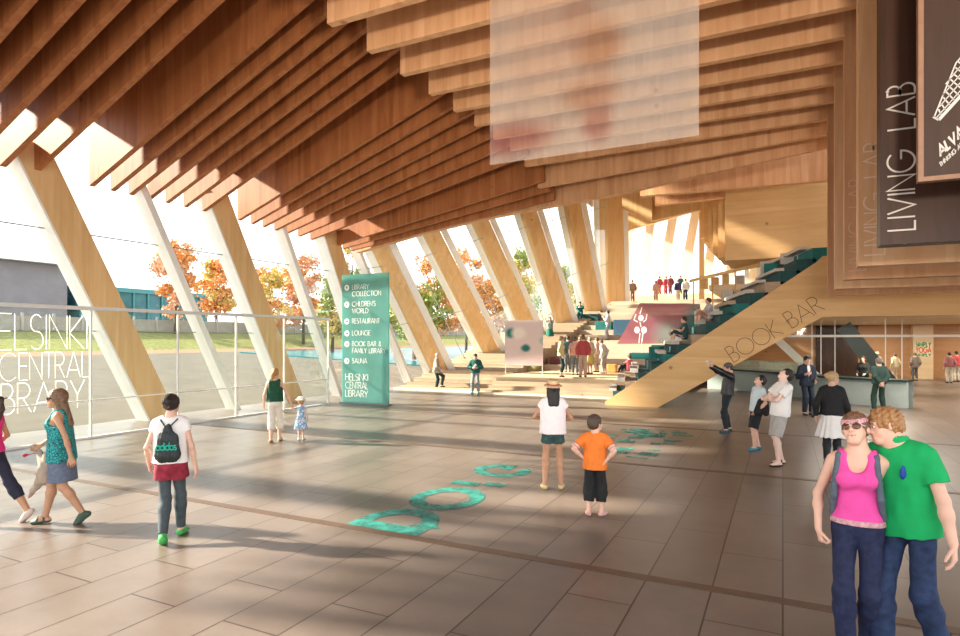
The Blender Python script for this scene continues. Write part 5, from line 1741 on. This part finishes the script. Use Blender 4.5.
f = Figure(gz(595, 516), 12, 1.28, 'm', .0075, 'boy seen from behind in an orange shirt and black baggy trousers with hands on hips', skin='fair', hs=1.28, head=(-42, 8, 0),
           legL=dict(a=(-.11, .02, .085), yaw=12), legR=dict(a=(.11, .03, .085), yaw=-25), armL=dict(w=(-.20, -.02, 1.02), pole=(-1, -.55, 0), n=(1, .3, 0)), armR=dict(w=(.19, -.10, .99), pole=(1, -.55, 0), n=(-1, .3, 0)))
f.bottom(plain('black_baggy', (.012, .012, .014), .85, .4, 14), 'baggy_trousers', 1.62, .02, wide=.036, amp=.005)
f.top(plain('orange_jersey', (.80, .20, .025), .85, .08, 12), 'shirt', sleeve=.62, hem=-.12, infl=.022, loose=.022, amp=.004, cuff=.015)
for k in 'LR':
    A = f.arm[k]; d_ = A['E'] - A['S']
    u_ = unit(d_)
    for t0, t1 in ((.66, .76), (.84, .94)):
        f.add('sleeve_stripe', Field([Layer([cap(A['S'], A['E'], A['ra'] + .008, A['ra'] + .004)], .01, .020, [(u_, float(u_ @ (A['S'] + d_ * t1))), (-u_, -float(u_ @ (A['S'] + d_ * t0)))])], .01), plain('pink_stripe', (.80, .50, .45), .85))
f.shoes(plain('pink_sandal', (.62, .36, .34), .7))
f.hair((.07, .045, .03), 'short', amp=.004)
f.face()

# --- group looking up
f = Figure(gz(727, 432), 112, 1.73, 'm', .010, 'man in a grey beanie and black jacket photographing the roof with raised arms', skin='fair', lean=-7, head=(0, -18, 0),
           armL=dict(w=(-.10, .42, 1.66), pole=(-1, 0, -.8), dir=(.05, .1, 1), n=(.6, .9, 0), curl=.8), armR=dict(w=(.10, .40, 1.64), pole=(1, 0, -.8), dir=(-.05, .1, 1), n=(-.6, .9, 0), curl=.8),
           legL=dict(a=(-.13, .06, .085), yaw=14), legR=dict(a=(.15, -.10, .085), yaw=-14))
f.bottom(plain('black_jeans', (.012, .020, .028), .85, .3), 'jeans', 1.97, .08)
f.top(BLACKL, 'jacket', sleeve=1.92, hem=-.02, infl=.022, loose=.012, amp=.004)
f.shoes(plain('petrol_shoe', (.02, .09, .12), .7))
f.add('belt_buckle', Field([Layer([ell(f.T(0, .135, .0), f.R, (.02, .012, .014))], .01)], .01), plain('silver_buckle', (.7, .7, .7), .3, .05, 10, .6), .008)
f.hair((.05, .04, .03), 'short')
f.cap_hat(plain('grey_beanie', (.12, .11, .11), .9, .2, 40), 'beanie', False)
f.face()
c_ = (f.arm['L']['W'] + f.arm['R']['W']) / 2 + V(0, .05, .09)
f.carried('camera', Field([Layer([flat(c_, I3, (-.035, 0, 0), (.035, 0, 0), .034, .034, .7), cap(c_, c_ + V(0, .05, .02), .024)], .006)], .01), plain('silver_camera', (.65, .62, .60), .35, .1, 20), 'small silver camera held up by the man in the beanie', 'camera', .008)

f = Figure(gz(757, 450), 116, 1.56, 'm', .0095, 'dark haired boy in black shorts gazing upwards with a black shoulder bag', skin='fair', lean=-4, head=(0, 32, 0), hs=1.06,
           armL=dict(w=(-.23, .10, .93), pole=(-.6, -1, 0)), armR=dict(w=(.23, .0, .88)), legL=dict(a=(-.10, .10, .085), yaw=10), legR=dict(a=(.10, -.08, .085), yaw=-16))
f.bottom(plain('black_shorts', (.012, .013, .020), .85, .3), 'shorts', .98, .06, wide=.03, amp=.003)
f.top(plain('pale_blue_shirt', (.58, .68, .74), .85, .05), 'shirt', sleeve=.6, hem=-.06, infl=.02, loose=.02, amp=.004)
f.shoes(plain('blue_trainer', (.04, .22, .32), .7, .2), 'trainer', sole=plain('dark_sole', (.03, .06, .09), .7))
f.hair((.012, .010, .010), 'short', amp=.004)
f.face()
o = f.carried('shoulder_bag', Field([Layer([flat(f.T(-.24, .0, .05), f.R @ rot('z', 90), (-.10, 0, -.10), (-.07, 0, .14), .085, .07, .5), flat(f.T(-.24, .0, .05), f.R @ rot('z', 90), (.10, 0, -.10), (.04, 0, .14), .085, .07, .5)], .05)], .02), BLACK, 'black shoulder bag on the boy gazing upwards', 'bag', .010)
sdf_object('strap', Field([Layer([cap(f.T(-.22, .0, .22), f.T(-.155, .02, .475), .018), cap(f.T(-.155, .02, .475), f.T(-.17, -.11, .30), .018)], .01)], .01), .009, f.s, BLACK, o)

f = Figure(gz(780, 465), 116, 1.79, 'm', .0090, 'man in a white shirt and grey shorts gazing upwards with folded arms', skin='pale', lean=-6, head=(0, 34, 0),
           armL=dict(w=(.06, .24, 1.16), pole=(-1, .1, -.6), dir=(1, .1, .1), n=(0, -1, 0), curl=.5), armR=dict(w=(-.06, .25, 1.20), pole=(1, .1, -.6), dir=(-1, .1, .1), n=(0, -1, 0), curl=.5),
           legL=dict(a=(-.11, .08, .085), yaw=10), legR=dict(a=(.11, -.08, .085), yaw=-12))
f.bottom(plain('grey_shorts', (.42, .40, .37), .85, .1), 'shorts', .97, .07, wide=.03, amp=.004)
f.top(WHITEC, 't_shirt', sleeve=.62, hem=-.08, infl=.02, loose=.02, amp=.004, cuff=.015)
f.sandals(plain('black_sandal', (.02, .015, .014), .7))
f.hair((.02, .014, .012), 'short', amp=.004)
f.face()

# --- counter group
def suit_front(f, jacket, shirt, hem=-.10):
    f.top(shirt, 'shirt', sleeve=.3, hem=.02, infl=.012, neck=.066)
    f.top(jacket, 'jacket', sleeve=1.9, hem=hem, infl=.024, loose=.012, neck=.07, sub=[(flat(f.T(0, .16, .0), f.R, (0, 0, .02), (0, 0, .62), .012, .085, 1.4), .01)])

f = Figure(gz(807, 415), 206, 1.80, 'm', .012, 'man in a dark suit, white shirt and flat cap facing the room beside the counter', skin='fair',
           armL=dict(w=(-.14, .20, 1.00), pole=(-.5, -1, 0)), armR=dict(w=(.16, .24, 1.20), pole=(.5, -.6, -.6)), legL=dict(a=(-.12, 0, .085)), legR=dict(a=(.10, .06, .085)))
NAVY = plain('navy_suit', (.012, .020, .040), .8, .2)
f.bottom(NAVY, 'suit_trousers', 1.97, .08, wide=.012)
suit_front(f, NAVY, WHITEC)
f.shoes(BLACKL); f.hair((.03, .02, .015), 'short'); f.cap_hat(BLACK, 'flat_cap'); f.face()

f = Figure(gz(832, 466), -8, 1.72, 'f', .0095, 'blonde woman in a black jacket and white skirt walking behind the couple', skin='fair', head=(-50, 0, 0),
           legR=dict(a=(.06, .20, .09)), legL=dict(a=(-.06, -.30, .16), pitch=48), armL=dict(w=(-.26, -.02, .90)), armR=dict(w=(.27, .10, .88)))
f.bottom(plain('black_tights', (.012, .014, .018), .7, .2), 'tights', 1.99, .05, infl=.004, amp=0)
f.skirt(plain('white_skirt', (.84, .82, .80), .85, .04), 'pleated_skirt', .08, -.42, .13, .26, pleats=11, amp=.016)
f.top(BLACK, 'jacket', sleeve=1.92, hem=-.02, infl=.022, loose=.006, amp=.003)
f.shoes(plain('petrol_pump', (.02, .07, .09), .5))
f.hair((.48, .33, .17), 'bun', amp=.003)
o = f.carried('handbag', Field([Layer([flat(f.T(-.29, -.02, .05), f.R @ rot('z', 80), (-.06, 0, -.07), (-.05, 0, .05), .06, .05, .5), flat(f.T(-.29, -.02, .05), f.R @ rot('z', 80), (.06, 0, -.07), (.05, 0, .05), .06, .05, .5)], .04)], .02), BLACKL, 'black handbag hanging at the left side of the blonde woman', 'bag', .010)
sdf_object('strap', Field([Layer([cap(f.T(-.27, -.02, .12), f.T(-.155, -.02, .475), .011)], .01)], .01), .008, f.s, BLACKL, o)

f = Figure(gz(879, 412), 18, 1.72, 'm', .011, 'man in dark green sweater with pale band, hands behind his back', skin='fair',
           armL=dict(w=(-.03, -.19, .93), pole=(-1, -.3, 0), dir=(.7, 0, -.7), n=(0, 1, 0)), armR=dict(w=(.03, -.21, .95), pole=(1, -.3, 0), dir=(-.7, 0, -.7), n=(0, 1, 0)), legL=dict(a=(-.14, 0, .085)), legR=dict(a=(.14, 0, .085)))
f.bottom(plain('dark_green_trousers', (.014, .040, .030), .85, .2), 'trousers', 1.97, .07, wide=.014)
f.top(plain('bottle_green_knit', (.030, .065, .055), .9, .12), 'sweater', sleeve=1.92, hem=-.05, infl=.022, loose=.02, amp=.004)
zb0, zb1 = .30, .345
f.add('pale_band', Field([Layer(f.torso_prims, .055, .0285, [f.plane((0, 0, 1), (0, 0, zb1)), f.plane((0, 0, -1), (0, 0, zb0))])], .02), plain('band_grey', (.42, .46, .42), .9), label='pale knitted band')
f.shoes(BLACKL); f.hair((.16, .13, .11), 'short')

# --- small figures further back
def folk(loc, face, ht, sex, top, bot, hair, label, h=.017, length=1.96, skirt=None, group=None, skin='fair', sleeve=1.9, hem=-.06, style='short', shoes=(.03, .03, .03), hat=None, extra=None, **pose):
    f = Figure(loc, face, ht, sex, h, label, group, skin, **pose)
    if skirt:
        f.skirt(plain('cloth_%.2f_%.2f_%.2f' % skirt, skirt, .85), 'skirt', .10, hem - .42, .14, .24, pleats=9, amp=.012)
    else:
        f.bottom(plain('cloth_%.2f_%.2f_%.2f' % bot, bot, .85), 'trousers', length, .08, infl=.010, wide=.010, amp=0)
    f.top(plain('cloth_%.2f_%.2f_%.2f' % top, top, .85), 'jacket', sleeve=sleeve, hem=hem, infl=.022, loose=.010, amp=.003)
    f.shoes(plain('shoe_%.2f_%.2f' % shoes[:2], shoes, .7))
    f.hair(hair, style, amp=.003)
    if hat:
        f.brim_hat(plain('hat_%.2f' % hat[0], hat, .85), None, .14, .09, 'hat')
    if extra:
        extra(f)
    return f

STRIDE = dict(legL=dict(a=(-.08, -.16, .11), pitch=18), legR=dict(a=(.08, .18, .09)))
folk(gz(436, 390.5), -62, 1.70, 'm', (.38, .33, .28), (.012, .035, .030), (.60, .57, .53), 'old man with white hair in a grey blazer stepping onto the stair', h=.014,
     legL=dict(a=(-.10, .0, .085)), legR=dict(a=(.10, .26, .24)), armL=dict(w=(-.2, .22, .95)), armR=dict(w=(.22, .28, .98)), lean=6, hem=-.14)
def star(f):
    c = f.T(-.02, .135, .26)
    f.add('white_print', Field([Layer([flat(c, f.R, (-.05, 0, .02), (.05, 0, .0), .03, .03, .4), flat(c, f.R, (0, 0, -.05), (.0, 0, .06), .03, .025, .4)], .01)], .01), WHITEC, .012)
folk(gz(475.5, 393.5), 196, 1.70, 'm', (.008, .10, .085), (.30, .34, .36), (.02, .015, .012), 'man in dark teal hooded top with white print standing at the stair foot', h=.013,
     armL=dict(w=(-.08, .20, 1.10), pole=(-1, -.4, -.3)), armR=dict(w=(.08, .22, 1.12), pole=(1, -.4, -.3)), head=(0, -16, 0), legL=dict(a=(-.13, 0, .085)), legR=dict(a=(.13, 0, .085)), shoes=(.05, .25, .22), extra=star)

CG = 'visitors standing together on the stage'
for (px, py, z, fc, ht, sx, tp, bt_, hr_, lb, kw) in (
        (561, 377, .70, -70, 1.72, 'f', (.62, .52, .26), (.012, .03, .03), (.22, .14, .07), 'woman in a mustard jacket and black trousers at the left of the stage crowd', dict(length=1.7)),
        (568, 372, .70, 30, 1.75, 'm', (.05, .13, .16), (.10, .12, .14), (.05, .03, .02), 'man in a dark petrol jacket behind the woman in mustard', {}),
        (575, 375, .70, 10, 1.70, 'm', (.55, .30, .25), (.10, .13, .14), (.10, .06, .04), 'man in a dusty pink shirt in the middle of the stage crowd', dict(sleeve=.6)),
        (583, 377, .70, 24, 1.78, 'm', (.42, .065, .07), (.50, .34, .27), (.14, .08, .05), 'tall man in a brick red jacket at the centre of the stage crowd', {}),
        (590, 374, .70, 60, 1.70, 'f', (.55, .46, .36), (.55, .50, .20), (.30, .22, .12), 'woman in a beige jacket and yellow skirt right of the brick red jacket', dict(skirt=(.55, .48, .14))),
        (597, 372, .70, 80, 1.68, 'f', (.66, .50, .44), (.40, .30, .26), (.16, .10, .06), 'woman in a pale rose top at the right of the stage crowd', {}),
        (580, 371.3, .70, 20, 1.72, 'm', (.60, .56, .50), (.16, .18, .20), (.30, .20, .10), 'man in a pale shirt half hidden behind the brick red jacket', {}),
        (604.5, 373.5, .70, 70, 1.60, 'f', (.62, .56, .52), (.35, .33, .30), (.12, .07, .04), 'slight woman in white bending at the right end of the stage crowd', dict(lean=16))):
    folk(gz(px, py, z), fc, ht, sx, tp, bt_, hr_, lb, .018, group=CG, **kw)
p = gz(612, 372.6, .70)
o = MB().box(-.24, .24, -.16, .16, .0, .40).build('orange_bag', plain('orange_canvas', (.75, .30, .08), .85), None, bevel=.06, loc=(p[0], p[1], .70))
tag(o, 'orange bag on the stage at the right end of the crowd', 'bag')

# people on the tribune
def tread(px, Y):
    q_ = onY(px, 340, Y)
    return (q_.x, Y, TZ(Y))
q_ = onY(551, 338, 33.6)
f = folk((q_.x, 33.4, TZ(33.4)), 200, 1.68, 'f', (.22, .30, .30), (.1, .1, .1), (.16, .10, .07), 'dancer with raised arms in a short teal skirt on the left tiers', .018, skirt=(.004, .16, .12), sleeve=.5, hem=.04,
         armL=dict(w=(-.12, .05, 1.86), pole=(-1, 0, 0)), armR=dict(w=(.12, .05, 1.80), pole=(1, 0, 0)), style='long')
Yb = 38.9
zt = [o for o in bpy.data.objects if o.name.startswith('seat_block')][0]
q_ = onY(580, 330, 38.75)
folk((q_.x, 38.72, zt.location.z + max(v.co.z for v in zt.data.vertices) - .46), 195, 1.70, 'm', (.004, .13, .12), (.02, .10, .10), (.03, .02, .02), 'seated reader in teal on the dark teal block', .018,
     pelvis=(0, -.35, .56), legL=dict(a=(-.1, .10, .085)), legR=dict(a=(.1, .14, .085)), armL=dict(w=(-.08, .10, .92)), armR=dict(w=(.08, .10, .92)), head=(0, -20, 0))
folk(tread(608, 35.0), 100, 1.75, 'm', (.55, .58, .60), (.40, .45, .52), (.03, .08, .10), 'slim person in white standing on the tiers left of the pink gauze', .018, armL=dict(w=(-.10, .25, 1.30)), armR=dict(w=(.10, .25, 1.30)))
def sitter(px, Y, z, fc, top, bot, hair, lab, sex='f', **kw):
    q_ = onY(px, 340, Y)
    folk((q_.x, Y, z), fc, 1.66, sex, top, bot, hair, lab, .017, pelvis=(0, -.1, .12), legL=dict(a=(-.12, .52, .085), pole=(0, .3, 1)), legR=dict(a=(.12, .58, .085), pole=(0, .3, 1)),
         armL=dict(w=(-.15, .32, .42)), armR=dict(w=(.15, .32, .42)), sleeve=.6, hem=-.02, **kw)
sitter(628, 29.0, .70, 60, (.66, .16, .20), (.02, .05, .06), (.10, .05, .04), 'person in pink sitting on the stage edge by the beam foot')
o_ = onY(641, 340, 28.6)
o = MB().box(-.22, .22, -.15, .15, 0, .36).build('grey_bag', plain('grey_teal_bag', (.22, .36, .36), .8), None, bevel=.07, loc=(o_.x, 28.6, .70))
tag(o, 'pale grey bag beside the person sitting in pink', 'bag')
bq = lambda i: (.45 + i * .33 + .15)
def book_sit(i, t, fc, top, bot, hair, lab):
    A_ = Vector((-5.35 + i * .44 + .05, 21.28, 0)) + D2 * t
    folk((A_.x + .15, A_.y, bq(i)), fc, 1.62, 'f', top, bot, hair, lab, .016, pelvis=(0, -.12, .12), legL=dict(a=(-.10, .34, -.10), pole=(0, .6, 1)), legR=dict(a=(.10, .40, -.14), pole=(0, .6, 1)),
         armL=dict(w=(-.15, .24, .40)), armR=dict(w=(.15, .24, .40)), sleeve=.4, hem=-.02, length=1.2)
book_sit(5, 1.1, 110, (.03, .10, .10), (.012, .06, .06), (.05, .03, .02), 'dark clad visitor sitting low on the book tribune')
book_sit(7, 1.6, 120, (.50, .54, .58), (.42, .24, .17), (.10, .06, .04), 'visitor in a pale top sitting higher on the book tribune')

# landing
LG = 'visitors on the landing'
for px, Y, ht, tp, bt_, lb in ((632.5, 45.9, 1.75, (.30, .22, .17), (.26, .18, .14), 'person in brown at the left end of the landing'), (656, 45.9, 1.60, (.58, .34, .27), (.50, .28, .22), 'person in dusty rose in the middle of the landing'),
                                (678, 45.9, 1.62, (.03, .025, .09), (.50, .42, .38), 'person in a navy top and pale trousers right on the landing'), (685.5, 45.9, 1.68, (.66, .66, .66), (.012, .02, .05), 'person in a white top and navy trousers right on the landing')):
    folk((onY(px, 300, Y).x, Y, 4.98), 24, ht, 'm', tp, bt_, (.08, .05, .04), lb, .024, group=LG)
for px, Y, ht, tp, lb in ((659.5, 52, 1.62, (.36, .06, .09), 'leftmost figure in maroon beyond the landing'), (666, 53, 1.70, (.42, .07, .10), 'middle figure in maroon beyond the landing'), (670.5, 52, 1.66, (.22, .05, .08), 'rightmost dark maroon figure beyond the landing'), (680.5, 52, 1.60, (.01, .12, .14), 'figure in teal beyond the landing')):
    folk((onY(px, 300, Y).x, Y, 5.9), 40, ht, 'm', tp, tp, (.10, .05, .04), lb, .028, group='visitors beyond the landing')
tag(MB().box(-15.7, 4, 51.0, 57.3, 4.98, 5.9).build('floor_upper', W_PALE), kind='structure')

# back of the hall
for px, py, fc, ht, tp, bt_, hr_, lb, kw in (
        (877, 381, 20, 1.58, (.50, .42, .34), (.58, .45, .34), (.5, .4, .3), 'person in a pale coat and hat walking at the back of the hall', dict(hat=(.72, .64, .50), hem=-.30)),
        (895, 380.5, 30, 1.52, (.74, .64, .42), (.60, .48, .36), (.10, .05, .05), 'person in a cream jacket left of the yoga pier', dict(hem=-.12)),
        (915, 380.5, 14, 1.56, (.24, .19, .17), (.10, .10, .11), (.20, .14, .10), 'person in a brown grey jacket in front of the yoga pier', dict(hem=-.16)),
        (934, 377, -60, 1.55, (.25, .46, .62), (.02, .06, .12), (.010, .02, .02), 'person in a dark hood and pale blue jacket walking right of the yoga pier', dict(**STRIDE)),
        (949.5, 383, 12, 1.62, (.48, .20, .20), (.66, .60, .52), (.04, .03, .03), 'person in a dusty red top and white trousers at the right edge', dict()),
        (956.5, 382, 20, 1.66, (.50, .05, .07), (.62, .58, .52), (.04, .03, .03), 'person in a bright red top at the right edge', dict())):
    folk(gz(px, py), fc, ht, 'm', tp, bt_, hr_, lb, .018, group='visitors at the back of the hall', **kw)
q_ = onY(862, 365, 27.4)
folk((q_.x, 27.0, 0), 160, 1.66, 'f', (.008, .014, .014), (.02, .03, .03), (.06, .03, .015), 'woman with long brown hair in a black jacket behind the counter', .014, style='long', group=None, armL=dict(w=(-.14, .30, 1.02)), armR=dict(w=(.14, .30, 1.02)))
